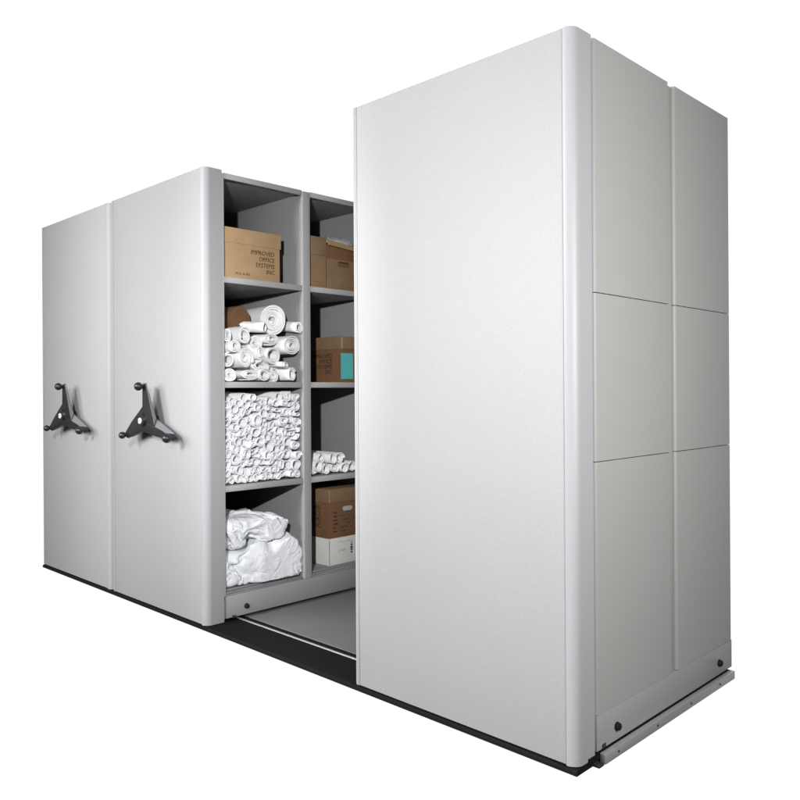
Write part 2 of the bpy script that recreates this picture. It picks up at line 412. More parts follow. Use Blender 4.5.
tag(o, 'crumpled milky plastic wrap lying on the worn tan carton', 'plastic wrap')

# 3 brown carton with teal label
l = (-2.22, 1.0, 1.1805)
c3 = thing('storage_carton', l, 'brown lidded carton with a teal label, on the shelf beside the loose paper rolls', 'box', GB)
b = bmesh.new(); bx(b, (-2.43, .8785, 1.1805), (-2.0485, 1.08, 1.40), .002)
bx(b, (-2.0488, .884, 1.199), (-2.0476, .974, 1.343), .0, 2)
for s, z in (('IMPROVED', 1.318), ('OFFICE', 1.288), ('SYSTEMS', 1.258), ('INC', 1.228)):
    txt(b, s, (-2.118, .8783, z), .034, MAT_NY, 1, 'RIGHT', .15, 1.05)
build('carton_body', b, [M_CB3, M_INK, M_TEAL], c3, l)
b = bmesh.new(); bx(b, (-2.435, .874, 1.366), (-2.044, 1.083, 1.437), .0022)
bx(b, (-2.0442, .874 + .012, 1.368), (-2.0434, .874 + .018, 1.435), 0, 1)
build('carton_lid', b, [M_CB4, M_TAPE], c3, l)

# 4 white carton on the bottom shelf, 5 brown carton on it
l = (-2.25, .95, .1655)
c4 = thing('storage_carton', l, 'low white carton with faint print on the bottom shelf, under the brown carton', 'box', GB)
b = bmesh.new(); bx(b, (-2.44, .808, .1655), (-2.071, 1.075, .314), .0025)
txt(b, '(21004)', (-2.0708, .905, .235), .019, MAT_X, 2, 'CENTER', .1, .9)
for i in range(7):
    bx(b, (-2.0712, .875 + .016 * i, .286 + .004 * math.sin(i * 2)), (-2.0705, .886 + .016 * i, .290 + .004 * math.sin(i * 2)), 0, 2)
for dz, w in ((.275, .006), (.262, .012), (.248, .018), (.236, .014), (.222, .012)):
    bx(b, (-2.0712, .975 - w / 2, dz - .005), (-2.0705, .975 + w / 2, dz + .005), 0, 1)
bx(b, (-2.0712, .8105, .17), (-2.0703, .8135, .31), 0, 1)
build('carton_body', b, [M_WCB, M_LBL, M_INKF], c4, l)
l = (-2.25, .95, .3145)
c5 = thing('storage_carton', l, 'dark brown lidded carton with a pale hand hole, stacked on the white carton', 'box', GB)
b = bmesh.new(); bx(b, (-2.44, .812, .3145), (-2.074, 1.075, .56), .002)
stadium(b, (-2.0742, .948, .472), .072, .026, MAT_X, 2)
rr = random.Random(5)
for k in range(6):
    z = .452 - k * .021
    bx(b, (-2.0742, .845, z), (-2.0734, .845 + rr.uniform(.012, .034), z + .006), 0, 1)
    y = .89
    while y < .985:
        w = rr.uniform(.006, .02)
        if rr.random() < .55: bx(b, (-2.0742, y, z), (-2.0734, y + w, z + .0035), 0, 1)
        y += w + .008
for s, z in (('IMPROVED', .468), ('OFFICE', .435), ('SYSTEMS', .402), ('INC', .369)):
    txt(b, s, (-2.145, .8118, z), .036, MAT_NY, 1, 'RIGHT', .15, 1.05)
build('carton_body', b, [M_CB3, M_INK, M_WRAP], c5, l)
b = bmesh.new(); bx(b, (-2.445, .8075, .512), (-2.0695, 1.078, .588), .0022)
bx(b, (-2.0697, .8105, .514), (-2.0690, .8135, .586), 0, 1)
build('carton_lid', b, [M_CB4, M_TAPE], c5, l)

# ------------------------------------------------------------------ paper rolls
def roll_mesh(name, turns, inner, thick, L, seed, squash=0., tele=.0, loose=.0, mat=M_PAPER):
    """unit-radius spiral sheet about the x axis, end at x=0, body towards -x"""
    rg = random.Random(seed)
    a2, p2, a3, p3 = rg.uniform(.02, .07), rg.uniform(0, 6.3), rg.uniform(.01, .04), rg.uniform(0, 6.3)
    st = rg.uniform(0, 6.3); n = int(turns * 26); pit = (1 - inner) / turns
    b = bmesh.new(); rings = []
    for i in range(n + 1):
        u = i / n; th = st + u * turns * 2 * math.pi
        r = 1 - (1 - inner) * u
        w = (1 + a2 * math.cos(2 * th + p2) + a3 * math.cos(3 * th + p3)) + loose * .25 * (1 - u) ** 6
        xo = tele * u + .006 * math.sin(th * 1.3 + p2) + .006 * math.sin(th * .5)
        c, s = math.cos(th), math.sin(th) * (1 - squash)
        ro, ri = r * w, (r - pit * thick) * w
        rings.append([b.verts.new((xo, ro * c, ro * s)), b.verts.new((xo, ri * c, ri * s)),
                      b.verts.new((-L * .5, ro * c, ro * s)), b.verts.new((-L * .5, ri * c, ri * s)),
                      b.verts.new((-L, ro * c * 1.02, ro * s * .98)), b.verts.new((-L, ri * c, ri * s))])
    for A_, B_ in zip(rings[:-1], rings[1:]):
        b.faces.new((A_[0], B_[0], B_[1], A_[1]))
        b.faces.new((A_[0], A_[2], B_[2], B_[0])); b.faces.new((A_[2], A_[4], B_[4], B_[2]))
        b.faces.new((A_[1], B_[1], B_[3], A_[3])); b.faces.new((A_[3], B_[3], B_[5], A_[5]))
        b.faces.new((A_[4], A_[5], B_[5], B_[4]))
    for E_ in (rings[0], rings[-1]):
        b.faces.new((E_[0], E_[1], E_[3], E_[2])); b.faces.new((E_[2], E_[3], E_[5], E_[4]))
    bmesh.ops.recalc_face_normals(b, faces=list(b.faces))
    me = bpy.data.meshes.new(name); b.to_mesh(me); b.free(); me.materials.append(mat)
    for p in me.polygons: p.use_smooth = True
    me.set_sharp_from_angle(angle=R(40))
    return me

def put_roll(me, x, y, z, ry, rz, L, yaw=0, pitch=0, spin=0):
    o = bpy.data.objects.new('paper_roll', me); COL.objects.link(o)
    o.location = (x, y, z); o.rotation_mode = 'XYZ'
    o.rotation_euler = (R(spin), R(pitch), R(yaw)); o.scale = (L, ry, rz)
    return o

# L is carried by the object scale, so meshes have unit length (telescoping in units of length)
V = [roll_mesh('roll_spiral', t, i, k, 1, s, q, tl, lo) for t, i, k, s, q, tl, lo in (
    (3.2, .30, .84, 1, 0, -.012, .0), (2.0, .55, .72, 2, .12, .01, .15), (5.2, .24, .86, 3, 0, -.03, 0), (1.5, .66, .74, 4, .05, 0, .15),
    (2.4, .40, .74, 5, .3, .01, .1), (4.0, .30, .66, 6, .06, .012, .2))]
VC = [roll_mesh('roll_spiral_cool', t, i, k, 1, s, q, tl, lo, M_PAPER2) for t, i, k, s, q, tl, lo in (
    (1.3, .76, .62, 11, 0, 0, .1), (2.2, .56, .42, 12, .2, .01, .2), (1.15, .82, .6, 13, .1, 0, .1), (2.8, .40, .5, 14, .3, .01, .1),
    (1.4, .72, .62, 15, .42, -.01, .2), (2.5, .50, .45, 16, .1, .0, .1), (1.8, .6, .5, 17, .5, .01, .3), (1.7, .62, .62, 18, .2, .0, .1))]

# upper pile: (label, y, z, ry, rz, x, L, yaw, pitch, variant)
GU = 'loose white paper rolls on the upper shelf, left bay'
def upx(X, Y): return X, Y
UP = [
 ('thickest white paper roll, on top of the upper pile before the brown one', .430, 1.504, .069, .072, -2.055, .55, -6, 0, 2),
 ('long slim white roll lying askew under the thickest roll', .355, 1.455, .026, .031, -2.025, .42, 38, 2, 3),
 ('slim white roll resting against the bay wall at the right of the pile', .562, 1.465, .026, .035, -2.02, .5, -5, 6, 1),
 ('white roll with a wide open end at the upper left of the pile', .238, 1.41, .033, .046, -2.03, .5, 8, 0, 3),
 ('small white roll tilted against the frame at the left edge of the pile', .168, 1.352, .031, .037, -2.015, .45, 10, -4, 1),
 ('loosely wound many-layered white roll at the right side of the pile', .528, 1.370, .049, .053, -2.03, .5, 8, 0, 5),
 ('half-unrolled white roll directly under the thickest roll', .415, 1.40, .047, .040, -2.05, .5, 14, 2, 4),
 ('tightly wound white roll in the middle left of the pile', .245, 1.30, .047, .045, -2.025, .5, 12, 0, 2),
 ('white roll with a dark crescent opening in the middle of the pile', .408, 1.317, .047, .046, -2.03, .5, 10, 2, 3),
 ('creased flattened white roll standing between two round ones', .332, 1.323, .030, .052, -2.03, .5, 16, 0, 4),
 ('wide flattened white roll in the bottom row at the left', .262, 1.2155, .053, .034, -2.022, .5, 6, 0, 4),
 ('white roll in the centre of the bottom row', .352, 1.2155, .033, .033, -2.024, .5, 6, 0, 3),
 ('small round white roll right of centre in the bottom row', .412, 1.211, .027, .028, -2.024, .5, 5, 0, 0),
 ('lone slim white roll at the right end of the bottom row', .523, 1.219, .029, .037, -2.02, .38, 14, 0, 3),
 ('thin folded white roll jutting out low on the right of the pile', .470, 1.268, .028, .020, -2.012, .45, 24, 3, 1),
 ('narrow white roll pressed against the frame in the second row', .135, 1.405, .02, .040, -2.03, .5, 2, 0, 1),
 ('narrow white roll pressed against the frame in the bottom row', .150, 1.215, .035, .033, -2.03, .5, 2, 0, 0),
 ('white roll pressed against the frame just above the bottom row', .148, 1.288, .032, .036, -2.04, .5, 2, 0, 3),
 ('white roll mostly hidden behind the front rolls of the pile', .325, 1.378, .045, .038, -2.07, .45, 4, 0, 0),
 ('white roll tucked behind the small bottom rolls', .345, 1.262, .05, .032, -2.06, .45, 4, 0, 1),
 ('white roll tucked in behind the folded roll on the right', .46, 1.235, .03, .030, -2.09, .45, 4, 0, 1),
]
for i, (lab, y, z, ry, rz, x, L, yaw, pit, v) in enumerate(UP):
    tag(put_roll(V[v], x, y, z, ry * (1.2 if ry > .03 else 1.08), rz * 1.1, L, yaw, pit, (i * 67) % 360 if abs(ry - rz) < .006 and v not in (1, 4) else (i * 31) % 14 - 7), lab, 'paper roll', GU)

# dense pile: circles packed into the bay by relaxation
rs = np.random.RandomState(11)
W0, W1, Z0, Z1 = .1155, .588, .6765, 1.128
N = 117
rad = rs.uniform(.018, .0275, N); rad[:9] = rs.uniform(.029, .036, 9); rad[9:15] = .0150
pos = np.stack([rs.uniform(W0 + .03, W1 - .03, N), rs.uniform(Z0 + .02, Z1 + .12, N)], 1)
for it in range(1500):
    pos[:, 1] -= .0006 * (1 if it < 1200 else .2)
    d = pos[None] - pos[:, None]; dist = np.sqrt((d ** 2).sum(-1)) + 1e-9
    ov = (rad[None] + rad[:, None]) * .965 - dist; np.fill_diagonal(ov, 0); ov = np.clip(ov, 0, None)
    pos -= (d / dist[..., None] * ov[..., None]).sum(1) * .42
    pos[:, 0] = np.clip(pos[:, 0], W0 + rad, W1 - rad); pos[:, 1] = np.clip(pos[:, 1], Z0 + rad, Z1 - rad)
GD = 'rolled drawings packed tight on the third shelf, left bay'
for i in range(N):
    L = rs.uniform(.36, .5); y = pos[i, 0]
    ymax = max(0, math.degrees(math.asin(min(.9, max(0, y - rad[i] - .118) / L)))); ymin = -max(0, math.degrees(math.asin(min(.9, max(0, .586 - y - rad[i]) / L))))
    o = put_roll(VC[rs.randint(len(VC))], -2.036 + rs.uniform(-.016, .012), y, pos[i, 1], 1, 1, L,
                 min(ymax, max(ymin, rs.uniform(-3, 11))), rs.uniform(-5, 5), 0)
    o.rotation_euler[0] = R(rs.choice([35, 215]) + rs.uniform(-50, 50)); m = rad[i] * rs.uniform(1.0, 1.08); o.scale[1] = m; o.scale[2] = m
    tag(o, 'white rolled drawing packed among many others in the crammed third-shelf compartment', 'paper roll', GD)

# small pile in the right bay
GS = 'small pile of white rolls, right bay'
for k, (y, z, lab) in enumerate((
    (.712, .729, 'lower-row white roll nearest the post in the small pile'), (.773, .7085, 'second white roll from the post in the lower row of the small pile'),
    (.840, .7085, 'third white roll from the post in the lower row of the small pile'), (.898, .7055, 'fourth white roll from the post in the lower row of the small pile'),
    (.962, .709, 'lone white roll lying apart at the right of the small pile'),
    (.745, .768, 'upper-row white roll nearest the post in the small pile'), (.812, .763, 'middle white roll of the upper row in the small pile'),
    (.872, .760, 'white roll at the right end of the upper row in the small pile'))):
    r = (.034, .0315, .0315, .0285, .032, .0335, .0315, .0315)[k]
    tag(put_roll(VC[(0, 2, 5, 0, 2, 5, 2, 0)[k]], -2.035 - .012 * (k % 3), y, z, r, r, .55, (4, 2, -2, 3, -3, 2, 3, 1)[k], 0, k * 77), lab, 'paper roll', GS)
tag(put_roll(VC[3], -2.05, .690, .698, .030, .021, .5, 3, 0, 0), 'flattened white roll squeezed under the small pile beside the post', 'paper roll', GS)

# brown kraft tube behind the upper pile
b = bmesh.new()
prof = [(.0, 0.012), (.0, .022), (-.004, .023), (-.004, .036), (0, .037), (0, .049), (-.004, .050), (-.004, .060), (0, .061), (0, .078), (-.006, .081), (-.30, .081)]
vs = [[b.verts.new((x, r * math.cos(R(a * 10)), r * math.sin(R(a * 10)))) for a in range(36)] for x, r in prof]
for A_, B_ in zip(vs[:-1], vs[1:]):
    for a in range(36): b.faces.new((A_[a], A_[(a + 1) % 36], B_[(a + 1) % 36], B_[a]))
b.faces.new(vs[0])
bmesh.ops.recalc_face_normals(b, faces=list(b.faces))
o = build('kraft_roll', b, M_CB3, None); o.scale = (1, .78, .82); o.location = (-2.10, .262, 1.497); o.rotation_euler = (0, 0, R(6))
tag(o, 'brown kraft paper roll lying behind the white rolls on the upper shelf', 'paper roll')

# ------------------------------------------------------------------ white sheeting bundle
sl = (-2.2, .33, .166)
# crumpled sheeting: two draped closed sheets, each a grid of points in half millimetres (x, y, z rows as steps from point to point)
def sheet(cols, xs, ys, zs):
    g = np.stack([np.cumsum(np.array(a, dtype=float)) * .0005 for a in (xs, ys, zs)], 1).reshape(-1, cols, 3)
    t = bmesh.new(); vs = [[t.verts.new(p) for p in row] for row in g.tolist()]
    n = len(vs)
    for i in range(n - 1):
        for j in range(cols):
            t.faces.new((vs[i][j], vs[i + 1][j], vs[i + 1][(j + 1) % cols], vs[i][(j + 1) % cols]))
    t.faces.new(vs[0][::-1]); t.faces.new(vs[-1])
    for k in range(2): bmesh.ops.smooth_vert(t, verts=vs[0] + vs[1] + vs[2] + vs[-1] + vs[-2], factor=.5, use_axis_x=True, use_axis_y=True, use_axis_z=True)
    ed = [e for e in t.edges if all(len(f.verts) == 4 for f in e.link_faces)]
    bmesh.ops.subdivide_edges(t, edges=ed, cuts=1, use_grid_fill=True, smooth=.6)
    bmesh.ops.recalc_face_normals(t, faces=list(t.faces))
    return t
b = bmesh.new()
tmp_merge(b, sheet(65, [-4681,2,1,5,-3,4,2,7,-4,5,1,5,2,5,-3,8,2,-2,10,3,-6,0,10,-3,-2,12,-7,7,-9,7,1,4,2,-6,2,4,5,-9,4,7,-11,3,4,6,-6,-8,3,6,-7,-2,-4,5,-11,2,-5,-3,-4,-8,-5,-2,
-8,-2,-5,-5,3,-27,0,8,-3,12,-2,8,1,7,7,2,6,6,1,4,0,4,-2,5,8,-6,8,1,-8,4,6,-4,8,-4,9,3,6,7,8,7,-5,4,1,2,-3,-1,-6,14,-8,-4,-7,14,-7,-6,9,-12,4,-10,6,-7,-9,
-8,-8,-8,0,-7,-2,-3,-8,3,-26,-9,1,9,-1,8,5,8,12,10,3,3,4,5,-1,7,-3,6,2,-5,6,2,6,-4,7,-3,2,1,-1,1,8,8,11,10,7,2,0,-4,-2,-4,-3,-5,4,-1,-6,-2,-8,7,-12,3,4,
-9,1,-1,-10,-8,-12,-10,-11,-5,-5,-9,-6,-7,-8,13,1,-9,5,9,6,9,10,10,7,9,8,4,4,1,5,3,0,5,-3,-5,8,0,3,4,4,0,1,1,-1,-1,6,9,16,3,-6,8,-5,-4,-6,1,2,-7,1,-5,-3,
-3,0,-7,-5,3,-9,-6,-4,-8,-9,-18,-14,-14,1,-11,-11,-10,-10,-7,34,10,4,-8,10,9,10,8,10,16,12,8,-2,7,4,3,4,5,2,4,-6,-4,7,2,0,6,0,3,3,0,-1,0,5,12,11,-7,0,-1,
-5,-1,-6,5,-3,-7,-1,-7,3,-7,-7,0,-8,-8,-7,-10,-8,-13,-21,-22,-5,-6,-11,-11,-10,-8,-9,50,2,8,6,9,9,8,9,17,19,12,6,7,3,8,1,7,-2,6,4,-2,-11,1,7,2,1,4,3,3,
2,-1,0,1,5,13,3,-1,-2,-3,-6,-5,0,-7,2,-7,-6,-1,-7,-7,-8,-4,-10,-10,-12,-11,-15,-23,-24,-17,-11,-9,-5,4,-11,-12,58,12,1,11,9,11,7,12,22,19,7,13,10,3,9,0,
9,-1,5,4,0,-10,-9,6,7,1,5,3,3,3,0,0,1,2,5,8,6,-4,-3,-4,-6,-5,-7,-5,-6,-2,-9,-8,-8,-6,-10,-8,-12,-14,-11,-18,-25,-25,-16,-11,-6,0,-4,-9,-11,61,8,13,3,11,
12,10,16,22,18,11,8,12,12,8,2,7,3,4,5,2,-11,-12,0,8,7,3,5,3,4,2,-1,1,3,3,10,8,-3,-3,-5,-7,-7,-8,-3,-7,-10,-11,-7,-12,-9,-14,-9,-15,-12,-15,-19,-28,-25,
-13,-10,-4,-3,-8,-9,-8,62,10,12,11,6,13,15,14,12,20,16,16,14,12,9,9,4,8,1,6,3,-10,-15,-2,9,9,4,7,4,5,3,0,0,3,3,6,11,-1,-3,-5,-8,-8,-8,-8,-13,-8,-13,-11,
-11,-14,-14,-15,-16,-13,-17,-21,-28,-15,-12,-15,-3,-10,-10,-10,-8,64,13,12,12,12,14,9,5,20,28,21,16,15,13,12,6,7,5,7,8,2,-13,-14,-1,10,10,7,9,4,6,4,0,1,
2,2,3,11,1,-4,-5,-8,-8,-9,-13,-14,-9,-15,-15,-14,-17,-13,-19,-19,-15,-19,-21,-25,-18,-5,-15,-12,-11,-10,-10,-9,68,14,13,14,12,7,5,11,29,34,21,18,15,13,
11,10,8,9,7,8,-1,-12,-14,0,11,12,10,11,6,7,4,1,-1,1,1,0,8,2,-3,-6,-8,-8,-10,-14,-15,-12,-17,-18,-18,-19,-16,-20,-21,-19,-20,-19,-22,-17,-10,-5,-13,-8,-10,
-10,-11,56,16,15,11,9,6,10,18,36,37,22,20,16,11,12,12,8,8,10,0,3,-10,-13,2,12,13,12,13,7,9,4,1,-2,-1,-2,0,0,6,-4,-8,-6,-8,-13,-14,-16,-13,-19,-19,-20,-21,
-22,-21,-22,-21,-20,-18,-20,-18,-10,-8,-7,-12,-11,-11,-10,52,16,11,9,11,13,17,23,40,40,24,21,17,13,9,11,11,10,2,8,-8,-4,-12,5,13,14,13,14,10,8,6,1,-3,-5,
-4,-3,-3,6,-6,-8,-5,-10,-13,-15,-16,-15,-19,-20,-21,-22,-23,-24,-24,-23,-21,-18,-20,-16,-10,-10,-10,-11,-11,-11,-12,46,13,12,15,18,19,21,24,43,44,26,22,
17,14,10,11,4,13,8,-5,-1,-6,-9,8,13,14,14,15,10,10,7,0,-4,-10,-14,5,-5,3,-7,-8,-6,-10,-14,-14,-16,-18,-19,-19,-22,-22,-25,-26,-25,-25,-24,-21,-16,-18,-11,
-10,-11,-10,-11,-13,-13,36,17,20,20,21,21,23,26,46,48,30,23,19,14,11,11,3,2,13,0,-4,-6,-8,10,13,13,14,15,12,10,7,0,-5,-14,-19,7,-6,1,-8,-8,-6,-11,-14,-15,
-17,-18,-19,-19,-21,-23,-26,-26,-27,-27,-26,-23,-25,-19,-11,-8,-9,-9,-9,-16,-15,33,24,23,23,22,23,24,28,49,54,34,26,20,14,12,12,-3,1,6,10,-6,-6,-6,10,12,
13,14,15,12,11,7,-1,-7,-18,-21,9,-7,-1,-9,-9,-6,-12,-12,-17,-17,-18,-19,-20,-21,-23,-25,-28,-28,-27,-27,-26,-25,-22,-13,-11,-10,-9,-7,-18,-18,38,27,24,
24,23,24,26,29,53,60,38,28,21,16,13,11,5,2,0,0,1,-8,-6,10,11,12,13,15,12,11,7,-2,-8,-23,-20,12,-8,-2,-11,-10,-6,-11,-14,-16,-17,-19,-19,-20,-22,-23,-25,
-27,-27,-28,-27,-25,-26,-25,-15,-16,-17,-12,-4,-21,-18,47,24,26,22,25,25,28,32,56,65,42,31,23,17,13,12,8,5,1,-1,-5,-8,-7,8,10,11,13,15,11,13,7,-11,-3,-35,
-5,12,-7,-6,-12,-11,-6,-12,-14,-15,-17,-19,-20,-21,-22,-23,-25,-25,-28,-28,-27,-26,-19,-29,-18,-19,-21,-23,-12,-8,-26,53,26,25,22,25,27,30,34,58,70,46,
34,24,18,13,12,10,8,4,-3,-6,-9,-11,7,9,11,13,15,11,13,7,-11,-7,-36,3,11,-5,-8,-15,-10,-8,-12,-14,-15,-17,-19,-20,-22,-24,-24,-26,-27,-30,-30,-16,-19,-24,
-32,-21,-20,-22,-26,-27,-6,-23,50,27,27,24,25,28,29,35,60,78,48,35,26,19,14,11,10,10,8,0,-8,-12,-12,6,8,10,13,15,10,14,7,-11,-10,-36,11,9,-3,-9,-14,-11,
-10,-12,-14,-15,-17,-19,-21,-24,-27,-28,-24,-31,-27,-29,-18,-21,-21,-33,-18,-20,-23,-20,-27,-33,-11,42,31,28,26,26,27,31,35,61,81,52,33,28,21,14,10,10,
11,10,6,-8,-14,-13,6,8,10,14,14,9,13,6,-11,-11,-35,17,7,-3,-7,-11,-12,-12,-12,-14,-15,-17,-20,-25,-26,-29,-30,-23,-31,-26,-25,-24,-23,-17,-36,-18,-18,-21,
-25,-29,-28,-12,30,32,30,28,27,29,33,33,62,83,53,32,30,19,15,9,10,10,11,14,-8,-13,-11,7,8,11,13,13,7,11,4,-9,-13,-32,19,8,-1,-7,-9,-11,-12,-13,-15,-15,
-19,-25,-23,-28,-29,-25,-31,-31,-24,-30,-23,-26,-20,-31,-24,-14,-23,-26,-25,-19,-18,18,33,32,29,30,33,32,31,61,86,53,33,31,21,12,-1,12,13,10,19,0,-11,-10,
9,10,12,12,11,4,5,-3,1,-13,-31,20,10,0,-6,-9,-10,-11,-13,-15,-24,-17,-28,-19,-30,-33,-21,-34,-32,-23,-31,-22,-29,-30,-25,-26,-22,-20,-17,-19,-11,-23,4,
30,34,32,36,35,32,31,59,86,52,33,30,9,13,6,9,3,24,21,9,-11,-6,13,12,13,11,8,2,0,-7,4,-14,-28,21,11,1,-5,-10,-9,-9,-16,-18,-26,-27,-11,-30,-25,-26,-33,-33,
-30,-28,-30,-24,-27,-38,-26,-25,-20,-15,-8,-21,-27,-28,18,32,30,38,26,41,31,36,45,97,52,34,30,-6,12,13,6,4,25,27,18,-10,-2,14,17,15,9,6,-1,-5,-22,16,-12,
-26,21,11,2,-6,-10,-9,-15,-26,-5,-27,-26,-10,-30,-21,-35,-30,-31,-35,-30,-34,-22,-29,-31,-33,-23,-17,-14,-19,-25,-28,-29,39,27,31,40,34,25,37,35,39,99,
57,37,27,-19,16,11,17,-1,23,32,26,-10,4,15,20,14,-2,-4,-6,-9,-15,25,-7,-26,20,9,3,-7,-11,-10,-22,-28,2,-26,-24,-10,-27,-31,-27,-31,-36,-30,-35,-34,-35,
-21,-43,-28,-22,-22,-10,-18,-27,-28,-31,69,31,35,28,32,34,29,39,56,82,47,36,11,-14,12,16,17,10,20,33,33,-8,7,14,21,-1,-23,-8,-5,-5,16,22,-5,-25,16,7,2,
-8,-12,-16,-28,-25,9,-23,-22,-8,-28,-30,-34,-31,-29,-30,-37,-38,-38,-30,-49,-34,-5,-17,-19,-10,-27,-29,-31,71,31,37,36,36,33,32,45,56,65,46,31,-7,-12,18,
21,5,29,26,31,38,-5,9,11,17,-8,-25,-3,-5,2,21,16,-5,-22,10,5,1,-14,-11,-23,-28,-22,14,-22,-19,-6,-24,-28,-29,-36,-33,-33,-37,-42,-45,-31,-44,-53,5,-22,
-8,-21,-22,-30,-33,107,30,31,35,34,34,37,35,64,63,31,2,21,-14,19,13,26,19,36,34,36,-2,6,14,7,-12,-14,2,-3,1,22,6,-3,-19,2,3,0,-18,-12,-27,-28,-19,17,-19,
-14,-12,-23,-23,-31,-36,-25,-36,-42,-48,-50,-43,-41,-36,-16,-14,-18,-19,-13,-31,-29,128,25,33,29,31,35,38,46,57,47,28,13,10,-3,23,19,24,35,35,33,31,1,5,
1,-16,-15,-18,12,26,18,4,3,-3,-9,-12,0,-2,-10,-18,-26,-30,-24,11,-13,-14,-13,-22,-21,-34,-24,-33,-38,-42,-47,-48,-48,-24,-49,0,-8,-18,-24,-22,-33,-22,122,
14,28,28,27,34,40,45,58,44,7,15,21,26,25,29,35,35,33,30,22,1,-23,-14,-18,-15,23,20,13,10,7,4,-1,-5,-8,-7,-4,-8,-12,-17,-29,-31,-17,-4,-10,-18,-21,-28,-34,
-28,-39,-38,-36,-42,-34,-34,-47,-23,7,-15,-18,-25,-26,-24,-36,88,30,30,29,18,35,40,49,52,31,34,18,25,29,28,34,36,34,31,29,13,-22,-16,-14,1,-23,10,24,15,
12,5,0,3,2,-4,-8,-6,-7,-9,-13,-19,-33,-27,2,-29,-26,-23,-27,-31,-31,-35,-39,-39,-37,-35,-30,-29,-8,-28,-21,-18,3,-30,-31,-32,72,29,30,12,31,33,40,47,63,
48,16,35,29,29,25,37,34,34,31,27,-12,-2,-24,-12,8,-25,3,21,5,16,11,-5,4,7,-8,5,-6,-6,-8,-12,-17,-22,-26,-23,-33,-24,-17,-29,-32,-35,-37,-38,-37,-29,-29,
-17,-26,-28,-24,-13,-18,-8,-27,-31,-36,73,23,32,29,21,20,36,45,65,68,15,30,35,30,27,34,30,35,32,18,0,-10,-13,-11,-4,-25,-4,14,10,21,-6,2,3,11,-7,8,0,-3,
-7,-14,-19,-29,-27,-25,-29,-23,-28,-22,-34,-36,-35,-37,-30,-25,-21,-11,-25,-39,-21,-13,-19,-24,-27,-26,-34,93,23,16,24,29,12,31,38,67,68,36,27,35,29,28,
32,31,35,32,1,-14,-14,13,4,-15,-14,-16,6,12,20,7,-11,0,11,-2,8,5,-2,-6,-21,-27,-36,-31,-25,-20,-21,-20,-29,-28,-34,-36,-33,-26,-23,-15,-7,-31,-41,-24,-21,
-25,-26,-27,-27,-24,106,27,-2,21,19,28,26,39,64,66,48,32,29,33,28,30,34,34,28,-19,-11,-8,5,20,-13,-24,-2,4,7,14,19,-8,-4,1,3,8,6,-2,-13,-29,-28,-28,-21,
-18,-22,-32,-27,-16,-30,-34,-32,-31,-23,-18,-11,-12,-36,-43,-28,-31,-27,-27,-27,-28,-7,108,22,7,16,18,16,27,37,66,65,52,39,22,39,28,31,32,33,25,-1,-13,
-2,1,-1,-1,-24,3,1,7,5,9,9,-5,3,-1,-7,2,-2,-14,-23,-21,-16,-17,-17,-27,-32,-29,-23,-28,-30,-31,-28,-18,-15,-17,-18,-38,-41,-38,-36,-31,-26,-22,-27,-15,
124,29,-3,20,26,8,24,34,64,62,45,37,33,36,28,31,24,29,30,18,-1,0,-1,1,-10,-24,0,5,2,8,11,-7,5,9,-4,-5,-10,3,-12,-24,-14,-13,-17,-18,-32,-31,-27,-25,-25,
-30,-29,-23,-21,-17,-18,-23,-41,-51,-39,-39,-28,-27,-25,-19,-20,138,23,6,17,27,7,24,34,56,60,36,37,32,35,28,27,33,26,23,16,16,5,1,-13,11,-20,-1,2,-3,14,
6,-13,-6,12,9,1,-16,-1,-11,-20,-12,-16,-19,-19,-31,-24,-23,-27,-26,-28,-28,-21,-19,-21,-22,-27,-45,-48,-47,-40,-37,-24,-19,-19,0,125,25,7,25,19,6,22,38,
51,56,31,28,34,31,30,24,23,26,37,19,24,17,-7,-7,-12,17,-28,14,-7,18,3,-13,0,8,0,1,-7,-9,-11,-12,-17,-19,-20,-21,-16,-24,-24,-25,-29,-28,-27,-26,-20,-20,
-19,-26,-49,-58,-47,-40,-32,-28,-14,-20,-2,131,33,-1,29,20,16,10,39,50,48,20,32,29,27,25,32,22,22,48,24,20,15,5,-2,-18,12,-27,17,-2,18,-7,6,-1,0,-7,-9,
-11,-10,-10,-13,-14,-18,-19,-15,-15,-17,-22,-25,-26,-27,-29,-27,-21,-21,-22,-24,-47,-61,-52,-43,-31,-18,-20,-8,-15,128,40,9,22,24,5,25,37,48,30,15,18,38,
30,26,27,31,21,27,37,19,13,7,5,-3,2,4,-16,27,3,0,0,-3,-12,-10,-11,-13,-13,-9,-13,-13,-12,-18,-14,-11,-18,-18,-23,-26,-28,-28,-26,-20,-21,-22,-24,-46,-62,
-51,-44,-28,-24,-13,-15,-16,127,37,19,20,21,22,21,29,35,32,14,22,31,31,26,32,24,29,28,17,22,13,8,8,-2,8,-4,15,-5,10,1,-2,-7,-9,-11,-12,-14,-14,-11,-13,
-11,-10,-11,-13,-15,-15,-19,-19,-24,-25,-24,-25,-24,-20,-22,-25,-43,-61,-50,-43,-33,-24,-15,-9,-10,113,32,31,19,16,33,24,21,35,22,23,20,26,24,23,32,29,
24,26,14,19,15,8,10,4,2,7,3,7,0,-2,-2,-3,-8,-10,-12,-15,-14,-14,-11,-11,-9,-11,-7,-13,-16,-18,-19,-22,-22,-23,-21,-21,-24,-23,-26,-42,-57,-47,-39,-32,-23,
-14,-11,-8,102,28,29,20,28,29,22,25,30,23,21,18,22,21,22,29,21,18,27,20,15,20,6,9,5,2,11,5,1,3,-1,-5,-1,-5,-10,-12,-15,-15,-13,-13,-11,-10,-9,-11,-9,-15,
